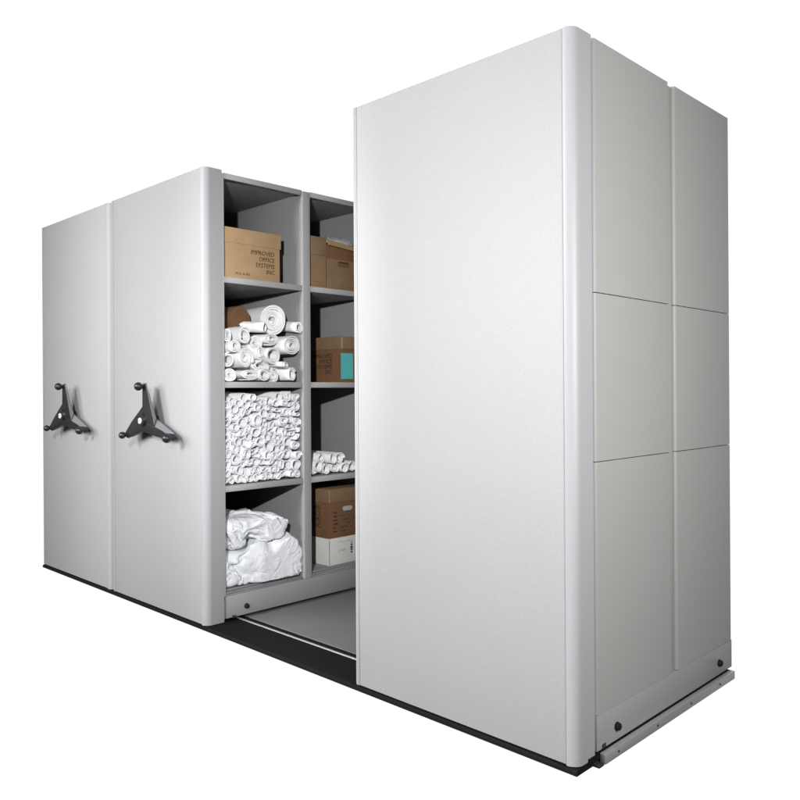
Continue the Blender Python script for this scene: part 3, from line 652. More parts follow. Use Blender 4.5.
-17,-18,-19,-18,-21,-15,-21,-22,-25,-26,-45,-49,-44,-36,-30,-22,-16,-11,-7,83,30,32,18,31,27,31,23,31,24,11,20,8,16,23,21,21,26,20,19,21,14,13,8,8,6,4,
7,1,2,-1,1,-1,-5,-11,-12,-14,-16,-13,-12,-13,-8,-12,-8,-14,-15,-16,-17,-16,-12,-18,-16,-20,-19,-22,-26,-41,-50,-40,-34,-28,-23,-17,-9,-9,76,19,29,27,26,
35,33,24,32,17,13,2,13,14,20,19,24,25,22,18,18,16,9,10,9,6,8,4,2,2,3,-2,2,-5,-11,-12,-12,-16,-14,-13,-12,-12,-12,-11,-12,-14,-15,-16,-15,-15,-13,-18,-16,
-18,-21,-24,-39,-46,-36,-30,-26,-21,-16,-10,-8,61,23,24,31,28,35,33,24,17,20,3,16,11,13,16,19,22,22,22,19,16,15,10,9,9,9,7,5,3,2,4,1,-2,-5,-8,-11,-12,-13,
-13,-16,-14,-14,-11,-14,-14,-14,-14,-15,-15,-15,-12,-17,-17,-18,-16,-23,-35,-42,-32,-26,-23,-18,-15,-8,-10,57,21,21,33,30,31,25,24,15,15,17,7,11,13,15,
16,19,20,20,18,17,14,11,10,10,9,7,5,4,3,3,2,-2,-8,-8,-9,-11,-12,-13,-12,-12,-13,-13,-14,-14,-14,-14,-15,-16,-16,-16,-17,-17,-18,-13,-22,-33,-39,-27,-23,
-18,-16,-11,-11,-10,46,25,22,31,18,32,23,23,16,16,10,11,14,15,14,15,17,17,17,17,16,14,13,12,9,9,7,5,5,3,3,1,-1,-5,-8,-10,-11,-13,-12,-12,-13,-13,-14,-14,
-14,-14,-14,-15,-15,-15,-16,-16,-16,-14,-18,-21,-32,-35,-23,-16,-17,-14,-13,-11,-10,46,21,26,20,19,13,22,23,15,24,13,12,14,15,20,15,16,13,13,15,14,15,13,
12,10,9,8,6,4,4,3,-1,-3,-5,-7,-8,-10,-10,-11,-10,-12,-13,-13,-15,-14,-15,-16,-15,-15,-15,-16,-15,-16,-17,-17,-21,-29,-28,-20,-17,-15,-13,-12,-10,-8,43,
15,9,16,14,20,21,23,27,18,13,12,11,15,14,15,13,17,25,11,13,14,12,12,10,8,8,6,5,3,2,0,-2,-6,-6,-7,-8,-10,-9,-11,-11,-12,-13,-14,-15,-15,-15,-15,-15,-14,
-15,-15,-15,-17,-17,-20,-29,-31,-20,-16,-14,-11,-11,-9,-8,54,10,11,12,11,19,18,18,31,13,15,18,11,14,12,12,12,19,13,15,13,16,12,7,11,6,6,6,6,2,0,2,0,-6,
-6,-7,-8,-8,-9,-10,-11,-11,-11,-12,-13,-14,-14,-14,-15,-14,-14,-15,-15,-16,-17,-20,-28,-28,-19,-15,-12,-11,-9,-9,-8,45,11,22,9,3,24,12,17,18,22,12,16,12,
13,12,9,11,18,18,11,10,20,4,9,14,2,4,3,10,0,0,2,2,-7,-5,-7,-7,-7,-9,-8,-9,-9,-10,-10,-12,-12,-13,-13,-14,-14,-13,-15,-14,-16,-17,-19,-26,-26,-17,-14,-12,
-10,-9,-8,-8,41,11,15,15,14,18,13,11,16,15,10,13,12,15,11,18,11,11,8,12,9,9,9,4,20,0,3,2,6,-2,0,0,10,-8,-5,-5,-6,-6,-7,-8,-9,-8,-8,-10,-9,-10,-11,-11,-12,
-13,-13,-13,-14,-14,-16,-18,-24,-23,-16,-12,-11,-9,-9,-8,-7,48,17,10,11,11,14,10,10,11,15,12,11,11,15,9,9,9,10,11,10,6,12,3,12,-3,5,3,4,6,0,-3,3,-4,7,-12,
-5,-2,-4,-6,-7,-9,-6,-7,-9,-8,-9,-9,-9,-10,-11,-11,-12,-12,-13,-14,-16,-22,-20,-14,-11,-9,-8,-7,-8,-3,54,8,13,9,9,11,12,10,12,11,10,13,10,10,-1,8,7,6,9,
7,4,14,-2,8,0,1,4,-1,1,4,-2,4,0,-4,-6,-7,2,-6,-6,-6,-4,-5,-5,-7,-7,-8,-7,-8,-9,-8,-10,-9,-10,-11,-11,-13,-17,-17,-10,-8,-8,-7,-6,-7,-2,53,6,-3,11,7,6,7,
17,12,10,11,9,10,-3,6,-1,9,4,17,-4,10,1,6,-5,7,-3,0,-4,10,-5,0,6,0,-6,-3,-6,-1,-4,3,-10,-4,-3,-4,-5,-10,-4,-6,-6,-4,-5,-9,-7,-2,-7,-10,-10,-12,-10,-9,-6,
3,-11,-7,-7,3,41,14,-1,11,0,9,-3,12,-1,6,10,3,9,-5,-1,6,-2,7,36,-12,-8,5,-2,-1,-2,3,0,-3,9,-5,-5,-10,10,-4,4,-7,-1,-2,14,-8,-7,-1,-1,4,-13,-5,-2,1,-8,-4,
-5,-5,-3,-5,-4,-6,-10,-1,-8,1,-6,-3,-5,-1,1,],
[719,-7,-2,5,-4,-2,6,0,-7,0,7,-9,13,-2,-9,1,6,7,-9,6,4,4,-5,8,7,-8,10,-4,10,-1,5,0,6,1,-2,8,6,-4,-4,13,-6,-8,13,10,-2,-9,-6,18,0,-11,-8,14,0,2,-14,12,-3,
-2,1,-7,6,-11,8,-2,-9,-88,1,-1,2,-7,8,-5,6,4,5,6,2,-2,9,-2,7,1,7,1,0,6,0,6,4,6,-2,10,-2,10,-2,-11,4,-8,-1,7,3,9,2,-10,0,11,-9,2,-2,10,-9,6,-7,10,-3,-5,
1,4,0,-9,0,-2,-4,-1,-5,1,-2,-3,-2,1,-96,-4,-2,2,-2,2,2,5,8,7,5,5,5,0,6,0,7,1,5,2,6,-3,6,9,4,4,6,-1,8,7,7,-5,0,6,6,9,9,0,8,-4,9,6,-5,-5,14,-8,9,-11,14,-8,
-2,7,-2,-1,-1,-2,-4,-1,-3,-2,0,-3,-2,-3,-5,-168,0,-7,1,0,2,3,7,10,9,6,5,5,-1,6,0,6,2,7,2,0,9,0,10,10,11,10,10,5,2,4,17,12,-3,10,10,2,9,-1,-4,11,6,2,-8,
4,8,7,-6,7,7,-4,3,5,-1,-1,-1,-2,-1,-4,-1,-1,-3,-4,-3,-5,-237,-4,-2,-5,0,3,5,8,13,11,6,5,-1,5,1,3,4,7,2,9,0,1,11,8,7,14,13,16,15,5,5,12,25,11,1,10,9,10,
-4,-5,9,5,8,4,-4,6,5,4,1,8,4,2,6,2,-1,0,0,-3,-1,-2,-8,-7,-6,4,-4,-298,-6,-3,-5,-2,3,6,10,16,12,7,2,5,2,4,-3,7,1,7,7,3,-2,7,14,11,11,18,18,21,14,5,12,29,
24,-5,7,6,5,5,8,5,9,7,6,5,0,9,6,0,6,8,4,2,6,0,3,1,-3,-5,-5,-6,-5,-6,-3,-2,-354,-6,-6,-2,-4,3,6,12,17,14,8,3,5,0,5,-5,6,2,7,7,5,-2,1,14,17,13,19,21,24,22,
10,10,29,29,16,4,-2,12,6,3,11,9,10,9,8,-1,6,8,5,2,7,7,2,4,2,4,2,-3,-5,-5,-5,-6,-7,-7,-6,-402,-7,-6,-4,0,0,7,11,20,17,9,7,1,-1,5,-5,3,3,6,8,7,-2,-2,11,19,
19,18,24,24,27,21,7,29,31,21,4,3,16,6,10,14,11,11,6,7,8,8,5,6,3,5,7,3,2,3,4,2,-3,-4,-5,-5,-6,-6,-8,-9,-448,-12,-6,-4,0,1,5,13,26,19,9,3,2,2,-2,3,-3,7,2,
9,9,-3,-4,9,19,21,19,27,26,30,28,8,29,34,23,17,-1,17,11,14,16,14,12,10,10,6,8,6,4,5,4,6,2,2,2,3,2,-7,-4,-1,-5,-5,-7,-9,-11,-495,-9,-8,-3,-3,1,7,17,25,19,
8,6,3,1,0,-3,6,-1,7,9,8,-6,-5,7,20,22,21,29,28,32,34,11,28,38,25,23,4,17,15,17,18,15,15,14,11,7,9,7,3,4,3,3,4,1,1,2,-1,-7,-4,1,-4,-6,-8,-11,-12,-541,-9,
-7,-6,-2,5,12,15,22,19,10,7,3,2,0,5,1,6,2,11,3,-8,-7,7,20,22,24,30,31,35,38,14,28,40,29,25,13,17,17,20,20,17,18,15,14,8,9,6,5,4,2,1,3,1,0,-1,-3,-6,-4,-3,
-4,-9,-11,-13,-15,-575,-10,-9,-2,2,8,10,13,21,20,12,9,7,1,6,1,10,-2,9,-2,4,-8,-9,8,19,24,26,32,33,39,40,17,28,43,31,27,24,16,19,23,22,19,19,17,14,9,10,
7,5,4,3,1,1,-1,-1,-3,-5,-6,-3,-4,-6,-10,-13,-15,-17,-618,-10,-4,4,3,5,8,13,20,21,13,12,9,8,3,9,6,6,-5,6,-9,-6,-10,11,20,24,28,34,36,41,41,22,27,44,34,32,
19,29,23,23,24,21,20,17,14,11,9,7,5,4,3,2,1,-1,-3,-5,-5,-6,-3,-6,-8,-12,-15,-17,-20,-656,-4,1,-1,1,5,9,13,19,20,15,13,13,10,8,11,2,5,4,-9,-3,-12,-7,13,
20,26,29,36,38,43,44,26,26,49,33,33,24,29,30,26,25,22,20,17,14,10,8,7,7,5,5,3,1,-1,-3,-5,-7,-6,-4,-7,-11,-14,-17,-20,-21,-686,-5,-4,-1,2,6,8,13,17,20,16,
15,15,14,11,14,3,-3,2,-1,-11,-9,-6,15,21,26,31,37,41,45,45,31,27,51,34,34,30,31,30,30,26,23,20,17,12,9,8,8,8,8,5,5,2,1,-2,-6,-9,-7,-6,-8,-12,-16,-20,-21,
-23,-719,-6,-2,0,3,4,6,11,15,19,17,17,17,15,15,15,-2,-4,1,2,-7,-11,-3,16,22,27,33,38,43,47,46,35,30,53,36,35,34,33,32,30,27,23,21,14,11,10,9,9,9,9,9,6,
4,0,-2,-2,-11,-8,-8,-10,-14,-18,-22,-22,-24,-748,0,0,0,6,7,9,-5,5,16,18,18,18,18,17,16,8,-1,-12,-5,-1,-9,1,17,21,29,34,39,44,49,47,36,39,53,40,35,37,34,
32,31,27,24,18,14,13,11,10,10,11,11,8,3,-3,-5,-6,-8,15,-8,-8,-10,-14,-20,-23,-22,-26,-763,11,1,-10,6,10,4,-1,-4,0,13,19,19,18,18,17,11,3,-4,-7,-11,-5,2,
18,23,28,35,40,45,50,48,31,55,48,48,37,39,35,32,29,27,23,19,15,14,12,12,12,13,8,-3,-13,-7,-6,-7,1,24,0,-7,-10,-11,-15,-25,-30,-16,-781,7,10,-13,8,7,2,0,
1,-8,1,12,18,18,18,16,11,7,2,-7,-10,-5,3,20,23,29,35,40,45,50,49,35,63,49,50,40,39,35,31,29,26,23,19,17,15,14,14,13,2,-14,-1,1,2,4,-19,10,8,0,-4,-11,-10,
-11,-15,-31,-9,-798,10,3,-11,8,-2,-12,-1,0,12,-4,13,5,15,16,15,12,9,7,1,-8,-8,4,21,24,29,34,40,44,50,49,40,70,52,51,42,39,35,30,27,25,24,21,18,17,17,13,
-5,-5,-2,18,4,-1,-4,-19,10,-24,1,3,-4,-9,-20,-13,-3,-1,-812,1,2,-8,1,-11,4,2,-6,0,5,22,6,-7,9,14,11,11,10,8,-5,-7,4,24,25,29,33,39,42,50,49,44,76,56,51,
45,39,33,28,26,26,24,23,20,20,14,4,3,-4,-7,22,0,-18,10,-10,9,-30,-19,4,2,-17,-10,3,12,-1,-837,5,-2,-4,-13,0,0,0,4,-3,2,26,7,-12,8,-4,11,12,13,14,-4,-5,
8,25,27,28,33,37,41,47,50,49,79,61,53,46,38,31,27,26,26,26,24,24,17,-7,12,6,-9,14,-1,10,-23,2,11,8,-32,-35,-3,6,-13,6,14,14,1,-851,-1,-6,-14,2,2,0,-4,-1,
1,0,27,2,3,-11,-7,7,11,16,15,15,-15,11,26,28,28,31,36,39,42,48,57,82,66,56,46,37,30,26,25,27,27,27,10,22,13,-11,2,7,14,1,0,-21,10,10,2,-29,-43,-16,2,6,
23,17,5,7,-867,-14,-9,-1,7,2,-2,-1,-5,2,-1,29,7,-18,-6,-8,11,18,-1,19,23,-16,17,28,27,28,30,34,38,37,46,62,84,70,58,48,38,29,25,24,28,28,26,5,12,32,4,-8,
0,9,-12,12,-16,12,-7,10,-25,-47,-23,11,19,25,16,5,-4,-870,2,-15,2,1,-10,1,1,-6,2,-2,30,1,-21,-7,-2,13,20,-10,17,27,-13,25,32,25,25,30,32,36,41,42,57,86,
74,62,50,39,30,24,25,27,17,34,3,14,32,0,-25,6,19,-15,3,6,-8,13,0,-36,-39,-22,24,24,21,9,2,-2,-863,-19,-1,-4,-11,0,0,2,7,-9,5,20,-5,0,-2,1,-7,24,-17,16,
28,-8,31,35,24,26,31,31,33,37,42,50,85,79,67,54,42,32,26,25,20,12,33,5,13,30,-13,9,-20,19,2,-19,-1,10,-1,12,-29,-37,-26,19,25,21,1,5,3,-877,-10,-7,-3,-2,
2,-2,0,13,-13,7,16,-12,-3,-6,2,12,22,-24,18,25,-2,35,37,25,32,20,29,32,37,38,51,85,87,71,58,45,34,27,23,8,17,29,5,13,26,0,-1,-3,-19,22,-21,7,11,3,-11,-22,
-49,13,15,5,1,0,4,2,-872,-4,-2,-1,1,3,-2,2,5,-7,12,6,-4,-8,-5,3,25,0,-21,24,17,7,35,37,30,32,18,30,32,35,31,54,86,94,75,60,48,34,29,17,4,19,24,3,13,24,
-11,-7,15,3,-17,15,-14,13,-2,-33,-7,-23,23,11,7,-17,-17,2,7,-864,-5,-4,-2,1,-2,1,8,-4,8,9,-9,3,-11,4,19,13,-25,-3,19,17,14,37,31,32,31,30,15,34,39,32,56,
86,100,76,61,48,34,29,13,4,19,20,15,12,10,1,-16,-9,-2,23,4,0,-1,-9,-22,-39,34,16,13,3,-18,-29,1,16,-879,5,-6,-5,-3,-2,2,4,3,3,-8,8,9,-14,2,22,-20,-2,0,
12,13,31,29,19,27,31,28,35,27,38,48,56,88,103,70,57,44,36,28,17,6,16,24,22,0,-12,5,13,5,-23,-13,-2,-1,-2,-7,-2,25,25,0,-4,-8,-5,4,-11,19,-890,-17,-1,-2,
2,0,0,-7,-3,1,15,-1,-11,5,15,-17,-1,1,3,7,17,26,11,23,26,28,33,35,39,45,49,57,89,98,63,48,39,32,31,30,18,10,25,29,-21,0,4,0,1,19,2,-6,-12,-3,13,7,0,-41,
5,-8,-2,-3,18,24,6,-881,-5,-1,-8,-16,-2,2,-6,7,-8,-1,10,-9,2,1,3,-1,0,9,0,24,12,20,24,32,23,39,31,37,42,48,55,88,95,59,44,35,31,31,33,32,15,21,33,2,1,-1,
-2,-4,-11,17,1,-1,-1,-3,-5,-24,-35,-7,-1,4,22,2,18,4,-868,-18,-5,14,4,0,-1,-5,-3,-7,0,-3,2,-3,-3,1,8,2,-4,13,26,27,11,28,35,19,40,29,37,36,42,51,85,90,
54,42,33,30,32,34,35,33,28,25,0,-16,16,-6,-4,-1,13,-13,-1,-11,-7,8,-23,-39,13,-19,-4,18,14,5,7,-854,-13,1,2,5,-10,0,7,-2,5,-1,-12,0,0,-1,-3,5,5,0,25,28,
29,21,31,29,15,39,32,33,27,38,46,81,84,50,38,32,30,32,35,36,32,31,29,-13,20,-10,16,0,2,-13,-8,-1,-11,-15,12,-29,-5,-22,-13,-7,9,13,21,-2,-843,17,-14,-7,
-4,19,-15,-3,1,11,-4,-6,-4,0,-1,-4,3,2,6,31,15,30,32,37,17,36,32,34,29,26,33,40,77,77,47,35,31,31,32,33,34,28,32,33,31,-24,22,-11,13,-10,-10,0,-5,-11,-19,
12,-11,-27,-22,-15,2,5,9,17,0,-804,-6,-6,-2,-11,7,6,-13,-3,13,0,-10,3,-3,-1,-5,0,1,8,15,29,36,39,30,34,17,36,34,30,27,26,42,69,72,44,34,30,32,32,26,35,
35,40,36,31,-6,-16,17,-12,-12,10,-4,-10,-18,7,-14,-7,-28,-25,5,8,-3,0,6,27,-802,-1,-15,-10,-1,-11,9,-1,-5,9,1,-9,10,0,-1,-5,-4,-1,13,8,26,34,39,33,38,12,
37,31,30,31,30,38,66,68,40,34,27,32,31,30,38,42,40,37,21,2,-7,-15,-11,15,2,-8,-22,2,-10,-9,0,-35,-10,-1,11,9,8,-6,20,-822,2,11,-14,-6,-14,-1,-1,2,-1,4,
7,-6,-1,0,-3,0,2,18,12,12,38,39,35,31,16,32,34,33,31,31,40,64,67,41,34,29,34,33,29,40,42,38,34,8,-3,-5,-14,16,-2,-4,-21,-14,0,-10,6,0,-24,-19,11,13,10,
5,1,5,-839,6,19,-7,-6,-15,-11,2,14,-11,8,10,-6,-10,-3,-2,2,1,3,9,34,52,28,31,24,22,23,37,35,33,37,39,65,64,40,37,32,35,35,31,39,37,34,29,-3,8,-15,6,5,-9,
-16,-15,-6,-5,-4,4,11,-30,-2,11,3,16,16,1,-8,-853,8,24,-3,-7,-11,-5,2,-6,7,12,0,-12,-7,0,0,-1,4,3,12,20,45,48,19,27,29,16,33,37,35,40,42,64,62,42,38,37,
35,36,34,34,32,29,24,-5,4,-1,-7,-7,9,-12,11,-7,-7,-8,-17,7,-14,-14,20,11,9,20,6,-4,-875,3,26,3,-3,-10,-12,-1,15,7,-3,-6,-11,5,0,-3,-2,0,4,7,21,29,44,34,
24,28,20,34,40,36,42,46,64,61,43,39,36,37,35,34,31,28,25,23,-5,-4,-3,-5,9,6,5,7,4,-10,-13,-14,-22,-6,1,13,15,15,13,8,4,-881,-1,13,5,2,-16,5,8,13,-18,-6,
-1,7,1,2,-9,-4,2,3,10,22,25,32,27,27,33,28,34,30,42,44,47,63,62,44,39,37,36,35,31,30,26,22,21,18,-7,-13,-8,-4,3,5,5,14,10,-7,-15,-20,-9,4,10,16,10,17,10,
3,-887,-1,11,-14,6,6,9,4,-22,-4,2,10,9,1,-5,-15,1,9,2,12,18,22,26,26,25,29,35,27,38,37,45,47,63,62,45,41,38,34,34,30,28,23,22,20,14,14,-9,-11,0,3,-4,-4,
3,11,14,-13,-7,-6,2,9,6,11,14,15,-8,-875,-2,-6,6,5,6,-4,-16,-13,5,14,9,0,-11,-2,12,-1,9,-10,15,18,20,26,21,26,21,29,35,39,38,43,47,62,61,46,41,38,36,31,
30,25,24,18,18,15,11,7,4,-1,1,-3,-5,1,-1,-1,16,-24,4,6,11,11,14,9,-7,-13,-845,-4,-7,1,-1,-5,-17,-10,7,7,7,6,-3,14,-7,10,6,-16,17,10,12,16,27,18,22,26,29,
34,33,40,41,44,60,60,46,41,38,36,32,26,23,22,20,16,14,11,2,4,5,8,1,7,6,-1,0,-10,1,16,6,9,7,-1,-9,-14,-13,-822,-11,-2,-4,-10,-18,0,5,14,12,1,10,-9,7,11,
-7,7,3,10,9,12,21,20,17,20,25,26,28,35,37,38,44,57,59,43,40,38,34,31,28,20,22,16,16,12,11,8,7,6,0,4,9,6,10,6,6,7,1,-1,-3,-6,-7,-9,-7,-12,-810,-14,-8,-10,
-6,-1,8,14,17,-2,15,-13,9,1,8,7,6,9,10,11,12,15,15,17,17,21,24,29,33,35,37,40,53,56,42,38,36,32,29,26,23,19,14,16,14,12,9,8,7,5,-1,8,7,6,5,3,5,-3,-2,-3,
-6,-6,-7,-7,-7,-802,-6,1,0,-2,4,8,14,-3,14,-7,13,3,9,8,8,8,8,9,10,11,12,14,14,17,19,23,27,29,32,35,37,48,53,40,36,34,30,28,22,21,18,18,14,13,12,10,9,8,
7,9,0,6,7,-1,1,1,-5,-3,-3,-5,-4,-5,-5,-9,-750,-4,-2,-2,6,-4,-18,14,19,4,1,15,10,9,9,8,7,8,7,11,10,10,13,14,16,17,21,24,26,28,31,34,45,48,37,33,31,29,26,
24,21,19,18,15,13,12,12,9,8,6,5,6,6,1,-4,-2,-2,-7,-3,-4,-2,-4,-4,-6,-7,-720,-6,-6,0,0,2,7,12,22,-17,18,18,10,11,9,8,7,8,7,8,10,10,12,12,15,16,19,21,22,
25,27,31,43,44,34,30,27,26,24,21,20,19,16,16,14,12,12,9,9,9,7,6,4,-3,2,2,-1,-10,-8,-9,-5,-4,-3,-3,-3,-679,-8,-1,4,2,1,-12,9,5,23,19,16,7,15,10,10,6,11,
3,6,7,10,11,12,12,15,16,18,19,22,24,26,39,42,30,27,25,24,22,21,20,17,17,14,14,12,11,10,8,8,7,6,5,4,2,-1,-5,-15,-8,-5,-2,-2,-3,-3,-5,-630,-6,-8,2,3,-2,4,
6,11,21,25,8,0,24,6,8,0,-2,22,4,5,7,12,11,11,12,14,15,17,18,20,24,36,37,27,25,22,22,21,19,17,17,14,14,13,11,11,9,9,8,7,6,5,3,2,0,-4,-7,-5,-3,-3,-3,-3,-4,
-5,-575,-9,-7,2,-5,7,5,5,7,27,18,7,9,8,6,6,7,9,4,10,4,9,6,13,7,11,11,13,13,15,18,21,32,33,24,22,20,20,18,16,16,16,15,14,13,12,9,9,8,8,6,5,4,3,1,0,-4,-7,
-5,-4,-3,-3,-3,-4,-4,-513,-3,-4,1,-3,7,3,4,18,13,15,5,7,8,5,2,6,8,7,10,5,0,14,8,3,12,12,12,10,11,12,18,30,30,21,19,19,17,15,16,16,14,14,13,12,11,9,9,6,
6,6,4,4,2,1,-1,-3,-6,-5,-4,-4,-4,-3,-4,-4,-444,0,-4,1,1,-1,3,2,17,12,4,4,16,10,7,1,3,11,4,-1,11,4,5,8,-1,14,9,9,5,10,12,11,28,32,18,19,16,15,13,13,14,12,
11,11,11,9,8,7,6,5,5,4,3,2,1,0,-3,-4,-5,-4,-4,-3,-4,-4,-3,-375,0,-3,-3,0,7,-2,1,8,19,9,5,-6,16,7,5,3,9,1,4,3,0,4,-5,18,6,8,6,7,9,13,8,14,40,16,14,11,12,
15,10,13,10,9,9,8,7,8,7,5,5,5,3,4,2,1,1,-2,-4,-4,-4,-6,-4,-4,-4,-2,-301,-8,5,0,-2,0,3,0,8,8,6,10,-1,2,9,4,-2,4,3,-1,10,-1,1,6,1,11,6,13,10,5,11,10,19,21,
10,9,10,11,11,9,9,6,5,12,6,7,6,6,6,4,3,4,4,2,1,0,-1,-3,-4,-4,-5,-3,-2,-5,-1,-236,-9,10,3,1,-5,-4,22,0,-9,0,7,-1,0,12,4,0,8,-26,21,-1,2,5,4,6,5,11,5,4,4,
11,9,11,19,9,10,5,9,9,4,7,10,9,4,3,6,7,4,-3,5,-2,-1,7,4,-1,2,1,-3,-1,-2,-9,8,-5,1,-6,-164,9,-4,6,-7,2,-6,5,4,1,-13,0,3,4,4,9,0,2,-38,7,26,-2,13,-2,4,9,
-2,8,3,3,13,6,6,3,8,-1,9,0,12,1,4,8,2,14,-4,-2,11,0,3,3,-2,0,4,-1,3,-1,7,-3,-2,-2,-3,4,-2,-3,-5,],
[718,-8,8,-3,-14,11,-7,7,-14,-4,12,-6,8,-6,-9,-1,4,8,-14,1,7,7,-9,-4,13,-10,1,-2,9,-10,7,-9,1,9,9,-11,1,6,6,-4,4,9,-4,-4,6,0,8,0,4,-2,2,5,-3,9,-6,7,0,2,
-1,11,-5,-4,10,-2,-9,-31,7,-5,11,-10,12,-6,10,2,3,8,-7,10,0,-12,11,-12,12,-6,-9,15,-3,-14,15,-1,-15,10,-10,6,-7,-2,-2,-5,-6,-8,9,-5,8,4,7,-4,6,6,2,-3,3,
8,-1,-1,9,-6,6,-1,7,-3,1,1,1,-11,10,6,-16,10,4,-12,-36,2,9,-2,9,-1,7,2,2,-6,-9,-6,-7,11,-12,11,-11,13,-8,-9,3,11,3,-8,12,-13,9,12,8,8,-1,-7,-8,-9,-6,-3,
-5,8,-3,10,-6,0,8,9,-11,9,-6,13,-10,10,8,-6,8,9,-1,3,5,-12,2,-8,10,-2,4,1,-1,-52,10,4,7,-1,8,1,-3,-11,-13,-4,3,10,-11,10,-11,10,-11,9,-10,-9,1,13,2,-1,
4,-8,9,14,15,16,0,-13,-9,-4,2,-7,1,7,8,-4,-6,6,8,2,-6,-3,9,-3,-2,9,1,-7,9,7,7,-3,-15,0,-14,6,2,-1,0,-2,-28,-1,10,7,4,-7,-4,-8,-14,-5,3,6,11,6,-8,-8,7,4,
-11,0,-9,-10,2,9,13,0,-10,3,10,19,19,17,-5,-14,-8,5,-3,-4,8,8,1,-7,-2,4,9,1,-9,5,6,-8,4,5,-7,3,10,4,-7,-10,-18,-14,-7,-4,-3,6,-1,12,-12,-6,7,7,-7,-8,-10,
-8,3,4,11,5,12,-5,-10,2,11,-6,-3,-12,-6,-10,0,12,13,-6,-9,6,18,23,22,9,-7,-9,-12,-10,11,9,6,8,-4,3,-9,6,9,-7,-3,9,-3,-7,0,7,-3,10,-7,-10,-13,-11,-13,-12,
-13,-11,-1,2,31,-1,-11,-3,5,-5,-10,-9,3,10,12,1,3,13,-3,-9,-2,11,3,-5,-11,-7,-13,-6,1,16,8,-10,-6,13,25,27,18,2,-9,-14,-13,5,12,12,4,6,-1,-5,-5,11,1,-3,
-7,10,-4,-8,8,1,-13,-3,-10,-16,-15,-14,-15,-14,-12,-5,-1,57,-10,0,-12,-5,0,-10,1,11,15,10,11,0,-3,5,-11,-5,10,5,-2,-10,-10,-10,-14,0,8,16,-5,-12,8,22,31,
24,8,-1,-16,-15,0,15,10,-2,7,1,-12,9,4,0,-10,3,10,1,-10,5,-13,-9,-4,-10,-18,-18,-16,-16,-14,-9,-7,-4,57,3,-6,-7,-11,-2,1,11,19,17,8,2,0,1,-8,-2,-9,1,11,
-1,-10,-10,-8,-17,-1,5,16,-2,-14,8,16,34,30,10,4,-12,-16,-6,15,8,1,-5,9,-11,1,13,-4,-9,10,6,-8,3,-8,-13,-9,-4,-11,-27,-19,-11,-16,-11,-8,-5,-5,56,-6,-3,
-8,-3,4,12,15,20,12,-3,-6,0,2,5,-10,7,-10,1,4,-11,-8,-7,-17,-1,3,16,-1,-15,9,11,36,34,11,7,-5,-19,-10,13,9,0,-8,8,-3,-6,14,-7,-3,11,1,-13,-4,-2,-12,-8,
-5,-17,-25,-20,-10,-11,-10,-7,-5,-1,41,-5,-5,-1,8,13,13,16,16,3,-11,-4,7,6,-6,8,-8,2,-9,1,-13,-5,-5,-18,-1,2,15,0,-15,9,8,37,39,12,4,4,-19,-15,15,6,-1,
-10,6,-6,0,15,-6,4,4,-5,-12,-8,-3,-9,-8,-11,-19,-25,-17,-16,-9,-11,-8,-5,-1,42,-3,4,11,13,13,13,14,11,-4,-11,-5,4,11,5,-6,7,-11,-1,-12,-12,-6,-1,-17,0,
1,13,1,-16,8,8,39,42,13,-1,7,-13,-19,16,-5,7,-11,4,-4,3,13,1,-1,-5,-6,-7,-8,-9,-9,-10,-13,-20,-22,-16,-14,-13,-8,-7,-5,-3,41,8,14,15,13,12,10,9,6,-5,-12,
-4,3,7,13,3,-3,-7,-13,-8,-4,-11,-5,-15,2,0,11,1,-14,2,11,40,45,14,0,2,-22,-4,15,-11,10,-11,1,0,5,9,-4,-6,-7,-7,-7,-8,-8,-9,-9,-14,-19,-22,-13,-12,-10,-10,
-8,-6,-2,54,17,16,12,9,6,6,8,6,-6,-10,-3,3,8,12,5,-15,-4,-9,-7,-12,0,-11,-12,3,-1,9,3,-14,-1,14,39,48,7,-8,11,-22,14,-3,-8,11,-10,1,6,4,-6,-7,-8,-8,-7,
-7,-8,-7,-8,-7,-10,-22,-20,-11,-11,-10,-11,-10,-5,-1,75,16,8,7,5,5,6,7,7,-3,-8,-3,4,7,12,2,-16,-13,-3,-13,-1,-3,-12,-7,3,-1,7,4,-13,-2,14,39,50,1,-12,16,
-19,13,-8,0,10,-8,3,4,-8,-8,-9,-9,-9,-8,-7,-7,-7,-5,-5,-9,-12,-17,-12,-13,-14,-13,-13,-4,0,88,6,4,4,4,5,8,10,9,1,-5,-3,2,9,9,1,-18,-12,-11,-6,-8,3,-13,
-3,4,0,5,5,-13,-3,17,37,51,-5,-13,18,-15,13,-8,1,10,-6,4,-8,-11,-9,-10,-9,-10,-8,-7,-7,-6,-7,-4,-1,-13,-15,-11,-13,-14,-15,-15,-2,1,82,2,2,3,2,2,6,12,17,
12,1,-2,1,8,6,-2,-14,-13,-3,-10,-11,1,-14,1,3,1,4,5,-12,-4,19,40,48,-15,-11,21,-11,11,-5,1,9,-1,-8,-11,-11,-11,-10,-10,-9,-8,-9,-11,-11,-8,-5,1,-4,-14,
-11,-11,-11,-13,-18,5,-1,72,6,1,-2,-2,-1,3,11,17,22,13,5,2,3,4,-2,-9,-12,-10,-9,-1,-9,-14,4,3,2,4,5,-14,-1,22,46,34,-25,-3,21,-6,10,-4,2,7,-5,-10,-12,-13,
-12,-11,-9,-8,-11,-14,-10,-9,-8,-4,-5,0,-14,-12,-13,-9,-6,-10,-10,15,62,5,1,-5,-5,-5,-1,10,18,24,21,16,7,2,1,-1,-5,-7,-11,-9,-7,-10,-14,5,3,3,4,5,-15,2,
